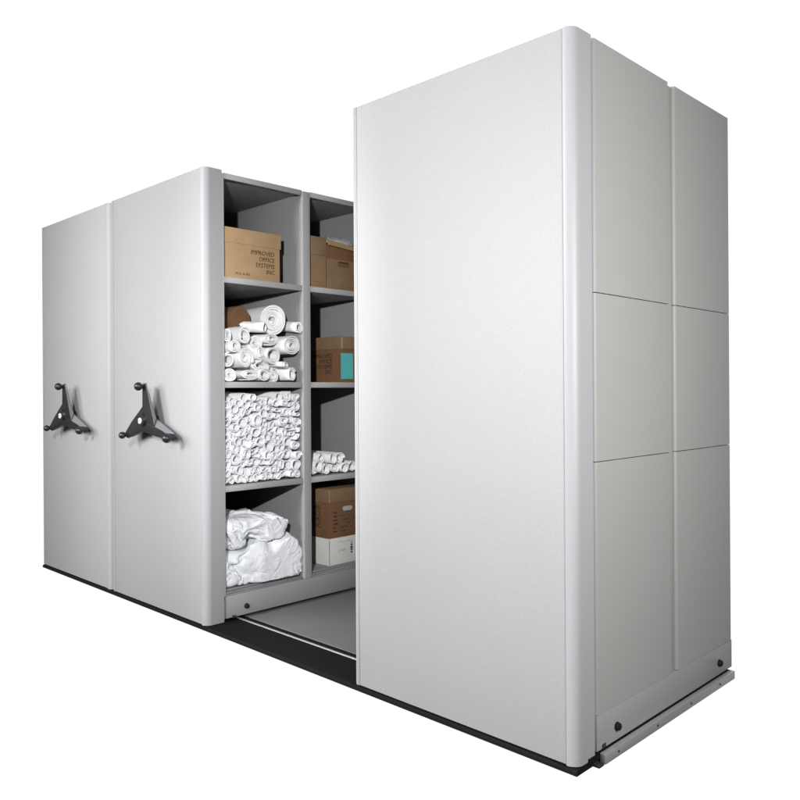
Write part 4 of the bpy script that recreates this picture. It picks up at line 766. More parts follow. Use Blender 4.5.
24,46,25,-31,3,18,5,3,-2,3,4,-8,-11,-13,-14,-14,-10,-10,-15,-4,-14,-16,-10,0,-9,13,-18,-15,-14,-14,-10,-6,-1,-10,24,56,6,-4,-7,-8,-7,3,10,21,16,24,17,17,
8,2,-4,-2,-3,-8,-14,-11,-9,-15,5,5,4,4,4,-16,5,26,44,18,-35,8,13,4,5,3,4,-2,-8,-12,-15,-15,-14,-13,-14,-12,-7,0,-8,-17,-10,-9,11,-2,-21,-22,-19,-11,0,-2,
-6,33,49,1,-5,-8,-10,-6,-2,11,20,23,24,18,16,12,10,-4,0,-1,-3,-13,-16,-12,-18,8,5,6,4,4,-17,8,25,44,10,-37,9,6,4,7,7,3,-2,-7,-14,-16,-16,-18,-17,-13,-10,
-7,4,-9,-10,-14,-11,10,-4,-15,-26,-22,-6,-8,-3,11,33,34,1,-5,-9,-8,-10,-4,10,23,29,28,18,15,9,9,13,2,-3,-5,-3,-20,-19,-20,9,7,8,5,2,-17,12,26,40,4,-42,
6,3,2,8,9,5,-1,-7,-14,-16,-21,-19,-18,-13,-5,12,-10,-8,-8,-11,-14,7,-9,-16,-22,-27,-8,-9,5,23,30,16,0,-5,-6,-13,-7,-5,9,27,34,32,19,15,8,5,13,8,4,-9,1,
-21,-21,-23,10,10,9,6,1,-16,23,27,30,-6,-46,2,0,1,7,9,7,2,-7,-13,-23,-20,-12,-24,-11,-1,22,-7,-11,-7,2,-18,-7,-13,-20,-19,-22,-19,-1,16,30,26,-10,2,-6,
-10,-11,-17,4,19,23,41,36,20,13,11,0,11,8,8,4,-6,-19,-25,-26,11,12,11,6,2,-10,26,28,19,-12,-49,-2,-3,1,6,8,9,4,-7,-15,-25,-21,-5,-14,-19,22,-1,7,-13,-9,
7,-21,-12,-19,-23,-20,-23,-14,13,15,20,22,-22,7,-10,-13,-7,-11,-3,19,33,43,39,20,17,7,-2,7,9,10,9,-4,-14,-33,-26,7,16,14,5,3,7,11,20,23,-16,-51,-4,-4,0,
6,6,9,2,-9,-11,-25,-21,-3,-14,1,6,3,10,-3,-18,7,-18,-18,-14,-34,-22,-16,-8,4,15,20,22,-33,9,-16,1,14,2,-1,-13,17,57,41,22,15,8,3,8,2,7,11,-3,-10,-38,-24,
5,16,13,-3,3,9,15,20,25,-18,-51,-3,-5,1,3,6,7,-2,-9,-8,-23,-20,-3,-8,4,-3,1,13,1,-6,-5,-10,-27,-12,-40,-22,-13,-9,4,16,20,20,-37,9,16,16,10,3,-10,-10,-15,
51,43,21,19,9,10,4,-4,11,11,-3,-5,-42,-20,0,14,6,1,9,11,13,22,18,-20,-47,-2,-2,1,1,4,4,-6,-6,-6,-21,-18,-3,-8,-3,0,-4,7,2,-3,-2,-6,-24,-17,-7,-34,-22,-20,
27,14,19,19,-14,17,16,14,3,-2,-18,-8,-33,37,39,19,24,9,5,5,8,7,13,-3,1,-41,-18,-6,10,2,1,10,12,16,26,7,-21,-39,1,0,3,-4,4,-1,-6,-4,-6,-18,-15,-6,-7,-5,
-9,-2,-4,3,-7,1,0,-2,-33,17,-33,-19,-26,9,13,18,16,-3,12,10,16,8,0,-3,-21,-21,16,29,26,10,9,9,9,10,15,11,5,3,-37,0,-13,-9,0,7,30,12,-8,24,-4,-21,-26,3,
4,3,-6,3,-3,-7,-4,-4,-6,-14,-21,-11,-12,-9,-2,-15,-3,-3,0,4,6,-20,34,-28,-26,-22,-6,-2,15,17,-3,11,10,8,10,0,-2,-12,-22,3,13,21,13,8,10,14,19,18,17,13,
10,-9,-7,-24,-3,-4,19,-5,12,4,-1,-8,-17,-8,3,10,6,0,-1,-5,-8,-7,-5,-5,-19,-17,-17,-19,-6,-14,-11,0,-3,-1,2,-4,41,-1,-38,-28,-18,-10,21,-4,23,-11,8,3,5,
7,3,0,-4,-18,-6,20,2,8,6,12,21,24,22,21,18,11,-2,1,-4,-3,-14,-5,-6,-3,-2,-4,-9,-13,0,10,13,10,2,-2,-5,-8,-12,-9,-5,-14,-17,-16,-14,-7,-19,0,-10,-16,-3,
15,12,7,25,-32,-21,-17,7,-5,7,5,-11,6,7,6,2,5,1,-1,31,-38,2,-2,2,10,16,20,24,24,21,19,9,3,-2,-3,-1,-20,-5,-9,-5,-3,-5,-8,-13,0,11,14,12,4,-3,-5,-8,-13,
-12,-1,-1,-7,-14,-15,-17,-20,-9,-12,-11,-1,3,10,20,35,-13,-12,-14,15,-9,2,-16,22,-2,0,-17,1,6,3,12,12,-9,-35,0,0,6,17,24,21,22,23,16,10,8,-9,-3,0,-23,-5,
-9,1,-6,-6,-5,-15,-5,11,13,13,5,-2,-7,-9,-11,-9,-8,2,2,-15,-12,-14,-18,-12,-9,-12,16,10,21,21,-11,-15,-2,14,17,3,-16,-6,-21,0,-2,13,-18,3,19,2,9,1,-29,
-15,2,4,12,24,23,20,21,15,15,3,21,-10,-25,-27,-4,-2,0,-6,4,-9,-16,-12,7,12,13,7,-1,-8,-11,-11,-10,-7,15,-6,-5,-16,-9,-15,-11,-16,23,16,6,21,9,-29,-4,17,
12,6,8,4,-11,-54,7,-18,8,1,5,2,13,10,4,-20,-32,0,6,14,17,22,21,23,14,27,10,-6,-5,-33,-12,-14,1,2,-1,9,-12,-17,-17,2,10,13,8,-1,-7,-9,3,-4,-3,2,-10,-10,
-7,-18,-9,-13,19,22,18,-5,21,-16,-11,-6,10,0,7,9,6,24,-77,-11,21,-15,-4,7,6,0,10,6,1,-30,-14,2,10,15,19,19,24,27,19,6,0,-15,-16,-29,-10,2,4,6,10,-1,-30,
-23,-2,9,12,9,1,5,-7,-13,-6,0,1,-3,-2,-22,-11,-3,17,19,20,9,-17,15,-7,-10,-9,-4,0,0,8,12,17,-69,2,6,11,-12,-1,7,0,2,5,2,-9,-18,0,4,8,15,17,26,34,13,19,
-6,-24,-12,-29,-2,15,-6,-3,12,5,-31,-19,-14,7,21,13,2,-9,-9,-10,-1,5,-11,-5,-4,-13,14,7,17,18,9,-20,-8,9,-3,-7,-12,-9,-2,4,15,-6,17,-50,0,15,5,-7,-12,17,
-2,-9,20,-13,-11,15,-8,11,11,16,14,-10,27,38,7,-8,-17,-21,-24,17,5,4,-11,8,-4,-29,-11,-3,-11,16,11,3,-10,-2,-2,-3,-1,-10,0,11,-7,13,14,17,-4,-12,-15,6,
-4,1,-1,-21,12,-9,-4,8,19,-16,-27,2,8,8,-1,-17,6,-1,-1,3,-8,12,17,0,14,7,14,21,-20,25,2,11,-10,-9,-21,-19,27,-2,-1,2,-1,-8,-24,-12,-6,-1,2,7,3,-6,0,-3,
-3,-1,5,13,0,8,16,14,-7,-17,-15,-8,1,3,1,1,-7,6,1,-4,-4,16,-24,-12,-2,4,15,3,-16,1,-4,-10,6,8,27,12,4,12,1,2,8,13,-19,-7,1,9,-9,-15,-10,16,2,-1,2,-3,-8,
-18,-13,-5,-5,-1,4,3,-3,-1,-2,0,3,22,11,12,8,0,-12,-8,2,-15,5,-14,-1,5,6,-15,9,12,5,-6,3,-22,-20,5,12,4,5,-10,-11,-9,7,1,28,27,17,5,-26,-7,9,-18,5,-11,
-6,0,6,13,-12,-6,14,2,-2,2,-3,-4,-15,-14,-6,0,0,0,1,-1,0,1,8,-7,21,16,9,2,-9,-12,-5,2,10,7,-8,-20,2,4,-9,5,14,16,1,-17,-11,-23,1,15,0,1,-15,0,0,13,7,33,
23,-5,-12,-20,-11,0,-3,-4,-7,-4,-1,2,8,-6,-3,21,-4,1,-6,-2,-5,-12,-3,0,0,6,-2,5,-8,0,11,-6,0,11,12,2,0,-1,2,1,-2,-7,5,16,-18,-18,1,1,6,17,3,5,-9,-5,-32,
2,13,-10,-1,9,-4,-4,20,19,27,-10,-10,-12,-14,-4,-2,-6,-8,2,-3,0,1,6,13,6,2,-20,13,-16,-3,-1,0,3,0,-3,0,10,2,-11,-1,11,8,-1,0,-4,5,-4,1,3,-3,-1,3,10,0,14,
-26,-8,0,2,8,5,3,-3,-13,-13,-2,4,7,-5,11,2,-4,29,18,-11,-11,-12,-10,-14,11,-9,-3,6,-5,-2,0,2,-1,6,20,-14,-8,-2,15,-12,-3,0,0,0,0,0,2,13,-6,-9,2,10,-8,-3,
-1,-1,6,6,2,1,5,-8,2,11,5,11,-7,-3,0,0,-2,-11,-11,-6,-2,2,5,10,5,6,-5,13,26,-18,-16,-10,-12,0,14,3,-23,12,-12,-1,0,0,-1,4,10,11,0,-5,-16,2,14,-12,-4,0,
0,0,0,0,4,12,-11,-3,-2,3,11,-2,-8,-3,-1,-1,1,11,-1,7,1,-8,7,18,-1,-5,-10,-13,-6,0,0,11,12,2,6,4,-3,6,16,-13,-20,-16,-4,13,13,-8,-18,15,-12,-6,-1,-1,-1,
3,2,0,7,13,-15,4,-9,14,4,-7,-2,-6,-1,-2,0,0,3,13,-1,-7,9,2,0,0,-2,-3,-13,6,-6,-2,1,0,-1,10,-1,-3,-4,-1,0,0,11,1,9,-2,10,7,2,4,9,-13,-16,-18,-3,17,-1,-10,
-6,11,-7,-4,-2,-1,-4,4,4,-2,9,8,-10,-5,4,-6,5,12,3,-4,-6,-2,1,-4,-2,-3,0,6,10,-4,-7,-1,0,-1,0,9,-12,0,8,-8,5,-5,0,-1,0,0,0,1,2,9,-9,33,2,5,4,1,-4,-9,-14,
-20,-1,20,-7,-12,0,6,-2,0,0,0,-4,2,3,-4,8,5,-6,-5,-3,3,-3,0,8,12,2,-3,-2,0,1,-1,-8,-5,-4,0,0,0,0,0,1,2,4,10,-8,-2,4,-11,5,-6,0,0,0,1,7,5,-11,-1,26,4,-1,
0,-8,2,-4,-18,1,11,-14,5,-1,-3,-1,0,0,-1,1,4,-2,5,3,3,-2,-7,-3,0,-1,4,-3,1,10,9,3,1,1,1,0,0,-2,-1,-1,1,-1,-1,0,1,2,2,2,-1,-1,-5,-14,-5,-1,1,0,0,10,3,-10,
-4,-1,0,-4,0,8,-5,1,16,-13,2,-5,1,-1,-1,-1,-1,-1,0,2,-1,-2,3,3,-2,1,0,0,0,0,0,0,0,0,2,5,2,2,2,1,2,1,1,0,0,-1,0,-1,-1,0,-1,-2,-1,0,0,9,3,2,1,1,-2,-10,-2,
-1,1,3,5,-12,3,3,-7,-7,9,-4,1,-6,-4,1,-2,0,-2,3,-1,0,0,-3,2,2,0,3,1,3,1,0,1,0,1,0,-4,-3,0,0,0,0,0,0,0,0,0,0,0,0,0,0,0,0,0,0,0,0,0,3,3,5,12,6,4,2,2,2,1,
1,-39,2,-5,4,1,-3,0,-1,0,-4,-2,0,0,0,0,0,1,-1,0,-1,0,4,-2,4,0,1,0,1,-1,2,3,5,1,-1,-1,2,1,2,1,0,-2,-3,-4,-3,-2,-1,0,0,0,0,0,0,0,0,0,0,0,0,3,2,3,2,2,1,1,
-16,-2,2,1,-1,-2,2,-2,0,-3,0,0,0,0,0,1,0,-1,1,-1,0,2,1,0,2,1,1,-2,2,3,1,-2,-5,1,1,1,2,0,3,6,3,2,1,0,-1,-2,-1,-1,0,0,0,0,0,0,0,-1,0,-1,0,-2,-1,-1,-1,0,0,
-12,0,2,-2,4,-3,1,-2,0,0,0,0,0,0,0,0,0,0,0,0,0,0,0,2,1,1,-2,4,0,-3,0,1,3,0,-1,0,-1,1,3,-2,0,0,0,0,0,0,0,0,0,0,0,0,1,-1,0,0,0,0,0,0,0,0,0,2,-3,-6,0,0,0,
0,0,0,1,-1,0,0,0,0,0,0,0,0,0,0,0,0,1,1,-2,0,1,0,3,-4,3,-1,1,-1,-2,1,0,2,1,0,-2,5,0,3,2,1,-2,-4,0,0,0,0,-1,0,0,1,0,0,1,0,1,1,1,2,-3,6,-16,0,0,0,0,0,0,0,
0,0,0,0,0,0,0,0,0,0,0,0,0,0,7,-7,0,1,1,0,0,-2,0,1,0,0,0,0,0,0,3,2,-1,1,-1,3,0,4,3,3,3,2,1,1,0,0,0,1,0,-1,0,-1,-2,-2,-2,-2,-10,-3,-3,0,0,0,0,0,0,0,0,0,0,
0,0,0,0,0,0,3,-3,0,0,6,0,-6,0,2,0,-2,0,0,0,0,1,-1,1,0,0,1,-2,6,-6,7,-6,8,-3,0,0,2,0,0,0,-2,-1,1,1,1,3,3,0,0,-5,0,-4,10,-10,-3,-2,0,0,0,0,0,0,0,0,2,-1,-1,
0,2,-2,0,3,1,0,-4,0,6,0,-6,0,2,0,-2,0,0,0,0,0,0,4,1,-5,9,-5,-1,-1,10,-7,1,0,11,-14,8,-7,10,-9,8,-3,-2,-1,-1,1,-6,13,-9,1,7,-12,5,0,-6,0,0,0,0,0,0,0,0,2,
4,-6,0,0,0,0,0,4,1,-5,0,0,8,-2,-6,0,2,-2,0,0,0,0,0,2,-2,7,2,-9,3,-3,7,3,-10,6,2,-8,1,7,-8,6,-6,5,-5,6,-6,8,-7,10,0,-10,4,-5,7,]))
tmp_merge(b, sheet(59, [-4352,-4,7,2,4,3,5,8,8,3,12,-5,-2,10,1,9,-1,-13,14,-7,-8,9,-11,8,-10,7,-9,2,-1,0,-3,8,-2,-9,-2,11,-8,-5,6,7,8,3,-3,-3,-5,-4,1,-6,-2,-7,1,-9,-8,-2,-7,-4,
1,-2,-8,-2,4,4,-2,8,2,7,10,11,5,10,-4,-5,13,-4,-7,15,-11,8,9,-7,6,3,3,2,0,2,2,4,1,0,0,-4,-1,2,-4,-1,-6,2,-7,-2,2,-12,8,-12,1,3,3,-10,-4,-5,-15,-16,-10,
-9,-4,-6,-3,-6,19,0,5,8,4,4,10,21,10,8,4,7,0,7,-4,9,3,-4,7,0,2,3,2,3,2,2,2,2,1,-2,-1,1,1,-8,4,-3,-3,-1,-5,-2,-4,-3,-4,-5,2,-10,5,-11,4,-10,-10,-20,-24,
-13,-11,-7,-8,-7,1,23,10,-1,9,6,9,13,25,22,4,9,2,10,-1,5,-1,8,-4,5,2,3,2,2,1,2,3,2,2,1,1,-3,-2,-2,2,-6,2,-5,0,-4,-3,-4,-4,-3,-7,3,-9,-6,-5,-8,-6,-11,-24,
-29,-16,-13,-10,-8,-6,-2,38,0,9,5,8,10,14,30,25,13,3,7,6,5,4,3,3,1,2,3,3,1,1,2,1,1,2,3,3,3,0,-1,-4,-1,2,-5,-1,-6,0,-7,-5,-6,-4,-6,-3,-9,-1,-10,-5,-10,-14,
-29,-32,-17,-14,-11,-9,-9,-1,37,9,4,11,6,11,15,33,28,13,12,1,8,9,1,6,3,4,4,3,2,0,1,1,1,1,1,3,4,7,3,-3,-2,-3,-1,-1,-3,-5,-4,-6,-6,-10,2,-10,-9,-6,-8,-4,
-14,-7,-18,-31,-34,-18,-14,-10,-11,-11,-5,40,9,10,8,9,10,16,36,31,16,9,13,0,8,9,4,6,5,3,3,2,0,0,1,1,2,2,2,4,10,5,-3,-2,-4,-1,-6,0,-5,-7,-9,-6,-9,4,-10,
-9,-10,-12,-2,-16,-18,-12,-32,-35,-19,-15,-12,-12,-13,-9,43,10,10,11,10,12,16,39,33,16,13,10,11,5,9,7,5,6,1,3,2,0,0,2,1,3,2,3,4,9,8,-5,-2,-4,-3,-8,-6,-1,
-8,-9,-8,-1,1,-9,-11,-12,-9,-15,-13,-19,-14,-35,-32,-20,-17,-15,-13,-14,-13,46,12,12,12,11,13,18,40,37,17,13,11,11,9,9,10,3,6,1,3,1,2,0,2,1,4,4,3,5,7,10,
-6,-5,-7,-1,-9,-9,2,-10,-9,-7,4,-5,-10,-11,-14,-4,-18,-18,-21,-17,-35,-31,-21,-19,-18,-15,-17,-10,45,14,14,12,13,15,17,45,41,19,14,11,12,11,9,6,8,1,6,2,
3,-1,4,-1,2,4,2,8,5,6,9,-8,-8,-7,-3,-9,-11,4,-11,-9,-2,-13,3,-11,-5,-14,-4,-19,-21,-24,-19,-33,-34,-20,-20,-20,-19,-17,-8,41,16,14,14,14,16,20,48,47,20,
15,12,13,7,12,4,11,2,5,6,-2,3,0,4,-1,4,1,9,-5,17,7,-11,-10,-5,-11,-4,-10,-7,1,-9,-10,-7,-10,3,-12,-4,-8,-20,-24,-21,-25,-37,-30,-23,-23,-22,-17,-17,-5,
35,18,15,15,14,16,22,53,53,22,16,13,11,9,12,9,0,11,6,6,1,-6,5,-1,5,-6,8,7,-10,26,1,-9,-13,-12,-5,-6,-7,-3,-11,-3,-9,-9,-10,-2,-3,-5,-12,-21,-20,-25,-28,
-39,-28,-23,-25,-23,-18,-16,-4,29,19,16,15,15,15,24,56,59,25,16,14,10,13,4,13,1,8,9,3,-9,13,2,-1,3,-7,-1,15,-10,28,-2,-22,-2,-6,-7,-6,-7,-13,0,-9,-11,-7,
-3,-2,-3,-10,-14,-19,-23,-28,-29,-36,-35,-13,-26,-25,-22,-16,-3,24,19,17,15,15,15,23,60,64,27,17,14,13,8,10,6,14,0,4,6,-10,-1,17,4,2,-7,-7,17,-9,28,-4,
-23,-18,5,2,-10,-11,0,-4,-12,-8,-9,-1,-12,2,-14,-9,-20,-27,-29,-29,-39,-36,-12,-23,-22,-25,-16,-3,20,18,19,14,15,16,21,64,68,29,17,15,14,10,7,13,4,11,4,
-2,-10,-4,6,20,4,-7,-10,17,-9,26,-5,-20,-24,2,10,-11,-1,-3,-9,-13,-3,-9,-11,-4,-11,-1,-15,-22,-28,-28,-32,-40,-37,-17,-15,-19,-23,-18,-7,15,20,20,15,13,
13,23,66,74,29,18,16,16,12,6,10,13,5,-7,0,-1,-7,1,14,19,-4,-14,18,-9,21,-13,-8,-30,16,-2,-1,-1,-6,-12,-14,-4,-13,-4,-12,0,-12,-11,-23,-30,-27,-27,-43,-40,
-30,-8,-25,-13,-12,0,-3,21,19,16,13,10,25,67,78,32,19,15,17,16,12,10,-7,6,6,-2,-1,-5,-6,7,22,10,-16,18,-8,10,-22,8,-30,19,4,0,-7,-8,-13,-14,-5,-13,-12,
3,-9,-6,-18,-24,-30,-29,-25,-40,-43,-26,-17,-20,-21,-11,0,-3,20,21,18,13,14,18,66,84,32,16,16,14,15,19,14,5,5,3,0,-3,-4,-7,-6,17,21,-14,18,-2,-8,-24,18,
-28,17,7,-1,-7,-8,-12,-14,-9,-14,-9,2,-5,-10,-19,-24,-30,-31,-24,-35,-47,-28,-23,-22,-12,-13,-4,-7,21,22,21,12,14,18,66,91,36,15,15,13,10,14,13,7,10,5,
3,-3,-5,-4,-9,10,20,-1,13,-12,-6,-22,24,-26,14,8,-4,-12,-3,-7,-14,-12,-15,-4,-1,-7,-9,-19,-22,-27,-26,-32,-40,-52,-28,-16,-14,-20,-12,-8,-15,19,25,23,15,
15,18,64,90,35,26,11,17,13,7,11,6,4,4,6,-6,-4,-4,8,-3,19,20,-3,-20,-7,-14,27,-21,8,10,-6,-14,-8,2,-11,-15,-13,-2,-4,-8,-11,-18,-15,-25,-26,-31,-49,-52,
-29,-24,-4,-20,-7,-13,-26,15,27,26,18,18,19,64,98,37,21,12,13,6,19,15,8,-2,-1,1,4,-12,-4,5,-4,19,24,-7,-6,-13,-21,31,-14,4,10,-9,-15,-11,8,-7,-18,-12,-1,
-9,-11,-11,-11,-14,-26,-27,-30,-52,-50,-26,-22,-10,-13,-10,-12,-40,22,25,22,22,24,26,55,96,39,20,15,10,1,14,16,15,11,1,2,-13,-10,-9,-3,4,20,24,-15,-3,-8,
-18,32,-6,3,5,-13,-12,-15,11,-3,-16,-6,-13,-14,-11,-10,-11,-13,-22,-24,-28,-53,-60,-28,-26,5,-19,-6,-18,-40,21,27,25,29,31,24,50,94,37,19,5,14,10,0,16,
17,14,9,2,-9,-14,-12,-11,8,21,21,-13,-6,-11,-12,35,5,-2,-1,-15,-13,-13,12,-3,-7,-13,-18,-13,-11,-9,-5,-17,-25,-24,-25,-49,-58,-31,-25,-7,-19,-8,-14,-22,
20,25,29,26,26,34,53,76,29,4,13,16,12,1,16,19,19,11,6,-5,-12,-15,-20,1,23,22,4,0,-19,-21,37,3,-2,-6,-12,-15,-10,13,-2,-10,-6,-13,-12,-13,-12,-16,-14,-23,
-29,-27,-52,-55,-15,-24,-19,-16,-8,-16,-2,21,23,22,26,32,24,57,39,17,16,18,20,10,14,22,21,20,0,9,7,-13,-13,-15,-18,5,26,-9,-6,1,-6,40,3,-3,-8,-11,-13,-10,
14,-1,-6,-9,-14,-17,-15,-18,-16,-17,-24,-31,-33,-37,-53,-14,-11,-20,-24,-18,-4,10,20,19,18,16,13,40,35,53,29,25,22,24,4,23,22,17,16,-1,-5,4,7,-4,-11,-19,
-23,4,-21,-14,5,18,34,10,0,-4,-8,-21,4,-2,-4,-6,-7,-16,-15,-12,-14,-18,-21,-27,-31,-34,-53,2,-23,-16,-9,-11,-19,-25,5,13,18,18,19,22,35,29,67,33,24,21,
9,20,21,22,15,16,2,-9,-4,4,6,-6,-17,-23,-25,-10,-13,21,11,4,16,9,-5,-15,-5,-7,-6,-7,-6,-4,-6,-11,-15,-18,-15,-17,-29,-29,-34,-44,-11,-5,-17,-16,-15,-5,
-25,3,8,20,18,16,23,30,26,74,36,23,26,14,14,22,12,18,16,5,-3,-6,-8,8,-10,-3,-19,-27,-28,-12,19,3,22,-4,14,-2,-17,-8,-7,-7,-8,-5,4,-9,-10,-11,-15,-17,-17,
-24,-29,-24,-47,1,-13,-19,-18,-18,-19,-7,2,12,17,21,17,15,36,21,80,31,20,22,19,17,12,19,11,16,6,2,-10,2,-3,-8,-8,-13,-18,-25,-30,30,-7,21,-2,11,-1,-16,
-11,3,-14,-11,-3,1,2,-13,-18,-14,-17,-16,-17,-27,-17,-49,4,-21,-21,-13,-19,-17,-19,10,17,18,20,12,13,33,19,82,41,20,13,15,14,15,17,14,12,8,3,-1,-5,-5,-8,
-7,-9,-23,-16,-20,23,-11,31,-5,-6,5,-22,-9,1,0,-19,-10,7,3,-5,-17,-20,-10,-18,-22,-19,-20,-46,9,-38,-12,-13,-18,-16,-14,-1,15,18,23,16,14,22,26,79,32,28,
14,10,11,15,15,11,10,8,2,0,-3,-3,-5,-7,-5,-10,-30,-24,22,-12,38,-1,1,-11,-14,-16,3,7,-14,-6,-12,2,-1,-5,-19,-17,-20,-23,-6,-20,-47,-4,-33,-24,-14,-4,-10,
-18,-8,12,17,20,22,18,16,38,72,30,17,22,11,13,13,11,6,9,8,-1,3,-2,-1,-2,-1,-3,-17,-17,-34,24,-5,28,-5,0,-10,-21,-5,3,7,-9,-8,-9,5,1,-11,-16,-16,-22,-19,
-16,-9,-62,-2,-26,-25,-18,9,-13,-16,-14,14,15,17,21,19,22,30,71,26,25,11,17,13,13,8,6,6,5,-1,3,3,-2,-1,0,-2,-11,-21,-33,22,3,21,-9,2,-14,-10,-4,-2,7,-3,
-10,-8,9,0,-16,-8,-21,-21,-21,-7,-10,-57,-12,-24,-27,-12,3,-11,-18,-20,11,17,19,20,23,20,30,60,28,26,20,17,13,4,6,6,5,4,-1,3,5,-2,-2,-1,-2,-10,-19,-33,
21,6,23,1,-7,-8,-15,-6,3,0,1,-9,-6,11,-4,-11,-8,-22,-22,-9,-8,-15,-61,-23,-11,-23,-14,3,-9,-15,-36,17,16,19,20,16,24,32,51,27,24,23,17,11,7,4,5,4,5,2,-1,
6,-2,-3,-3,-3,-9,-17,-28,14,19,16,-1,0,-12,-16,-6,5,8,-9,-1,-9,13,-8,-1,-13,-23,-24,-12,3,-12,-59,-40,5,-26,-11,-4,-12,-8,-43,15,17,17,17,17,31,32,46,23,
23,21,21,7,5,6,5,5,4,4,-2,5,2,-8,-5,-5,-8,-19,-7,-3,27,12,6,-12,-15,-8,3,0,4,-8,-3,-14,5,13,0,-16,-19,-22,-4,-6,-17,-47,-52,13,-18,-11,-5,-8,-13,-48,13,
5,18,18,27,28,38,38,21,18,19,20,15,3,13,-3,3,2,6,-3,3,5,-9,-9,-6,-6,-16,-13,0,30,14,16,-14,-6,-13,4,8,6,-5,-44,-15,4,10,13,-2,-20,-13,-15,-7,-5,-45,-41,
1,-7,-18,-6,-10,-13,-50,-4,15,17,22,26,26,49,31,17,10,17,18,12,11,15,-2,6,-6,2,4,-2,5,-7,-11,-6,-2,-19,-10,-3,30,15,14,2,-2,-22,-5,26,26,-8,-42,-48,-3,
14,10,1,-10,-22,-27,1,9,-45,-36,7,-7,-19,-9,-11,-11,-55,-4,13,20,23,20,32,46,30,15,2,14,17,14,14,12,1,-2,2,-5,5,3,-1,-1,-15,0,-8,-17,-15,2,34,8,14,4,9,
-13,-11,2,48,-8,-10,-43,-30,0,17,-8,-10,-5,-42,2,-9,-32,-28,-14,10,-5,-8,-13,-13,-65,4,17,19,16,22,33,49,25,9,-1,12,15,16,10,13,-5,3,-3,6,-3,4,-2,-2,-6,
-5,-7,-1,-11,-16,33,6,12,1,14,-4,-17,-6,38,17,-5,-14,-33,-18,19,-16,-21,-12,-10,-17,-23,-17,-22,-32,-3,14,-13,-11,-16,-48,10,14,9,19,28,33,47,14,4,8,9,
11,12,10,13,1,-8,7,5,-9,3,1,-5,-2,-5,-4,-4,-3,-9,23,-1,10,1,12,4,-15,-11,2,34,12,13,-9,-18,-11,10,-38,-34,-4,-25,-14,-21,-35,-33,-5,12,-3,-9,-10,-29,1,
9,14,21,25,31,41,10,9,8,4,8,9,11,12,6,-8,0,5,7,-10,-6,-2,1,-4,-1,-2,-7,-10,23,3,1,7,4,11,-2,-15,-4,-15,2,8,40,17,2,-10,4,-71,-25,-17,-17,-27,-51,-24,-9,
3,23,-6,-11,-13,7,5,13,17,22,24,37,15,14,-4,9,8,9,4,9,10,-8,-4,4,7,2,-8,-11,0,1,-1,0,-3,-15,19,7,-6,2,9,2,6,-6,-2,-22,-7,4,-12,14,92,-24,-19,13,-51,-71,
-17,-65,-7,-21,-11,0,23,8,-11,8,2,5,13,14,16,18,33,25,10,7,-5,5,8,5,3,9,5,-9,8,-9,6,-10,-2,-1,-3,5,-1,-4,-2,0,6,2,1,2,1,14,-4,-5,-2,-28,-1,8,-36,9,105,
-7,-15,-19,-37,-58,-68,-37,-6,0,28,-7,-6,-6,26,4,3,10,10,15,14,28,23,12,10,10,-6,4,6,2,1,6,5,-2,-10,-5,10,-1,0,-1,-6,-3,1,-6,-6,1,0,2,1,-2,7,3,12,-5,-13,
-12,1,-5,-33,27,105,-36,3,-13,-56,-86,-27,10,-47,19,16,-10,-7,31,2,5,5,6,11,11,26,20,12,9,3,9,-5,-1,8,-1,6,2,5,-3,-8,9,-11,-2,-3,-2,-1,-1,-8,-7,-3,0,0,
1,2,5,2,6,20,-6,-14,-17,-1,-17,-6,85,33,-4,-5,-63,-63,-24,-4,-15,-20,10,0,-2,14,1,7,3,8,3,8,18,19,11,7,0,9,-4,0,4,6,-2,6,0,4,3,-4,7,-8,0,-7,8,-1,0,-4,0,
1,0,-2,1,-5,-10,-6,13,6,-4,-14,-15,-8,-2,10,35,2,-5,-3,-4,-49,-9,-7,-9,-15,-5,4,10,-5,10,4,4,6,4,9,15,9,1,-1,6,-1,4,4,1,6,-1,6,-8,-6,2,8,-5,6,1,3,1,-1,
-5,0,-1,-4,-2,-2,-1,-5,-5,5,-4,0,0,-14,-7,-7,8,7,-2,6,-6,2,-21,-4,-12,-8,-4,-6,1,22,-4,-1,8,2,5,3,5,3,9,-2,-11,-1,9,10,-4,-7,1,6,7,0,3,2,3,4,0,4,-1,3,-3,
-5,-3,6,-9,-7,8,-8,-4,2,-2,-3,-4,4,-4,-6,-5,1,9,-8,-5,1,2,-14,-1,-6,-2,4,3,-7,],
[550,3,3,-14,4,6,-3,0,0,-6,0,6,3,-4,7,-6,10,-5,8,2,-2,9,-1,9,-2,10,0,9,9,12,10,3,7,-2,9,-1,1,6,2,-3,-1,5,0,8,-7,2,-1,6,-11,0,-1,-2,0,5,-4,4,-8,2,4,-148,
-3,-2,1,-1,5,-2,2,0,-4,1,3,1,3,4,-1,7,2,4,2,6,7,7,10,9,11,10,11,11,18,14,4,8,-6,-1,8,3,-1,2,1,6,1,-1,6,-3,4,3,6,-1,-6,3,1,1,-1,0,-6,4,-8,1,-198,-4,-6,4,
-5,3,2,4,-2,0,-3,4,-3,2,5,2,6,1,6,5,7,10,11,11,13,14,15,16,19,27,18,7,4,8,-4,-3,11,-4,8,-5,8,-1,-5,4,5,1,3,2,5,0,2,5,-1,0,0,-4,-2,1,-7,-244,-4,-7,0,-5,
0,2,7,1,-6,0,-2,-1,0,6,-1,7,1,7,7,11,11,13,14,16,17,19,21,23,34,23,10,8,5,8,-3,3,7,-1,6,-3,6,-2,2,0,3,2,4,4,4,2,5,-1,-2,-1,-1,0,0,-7,-294,-1,-6,-6,0,-1,
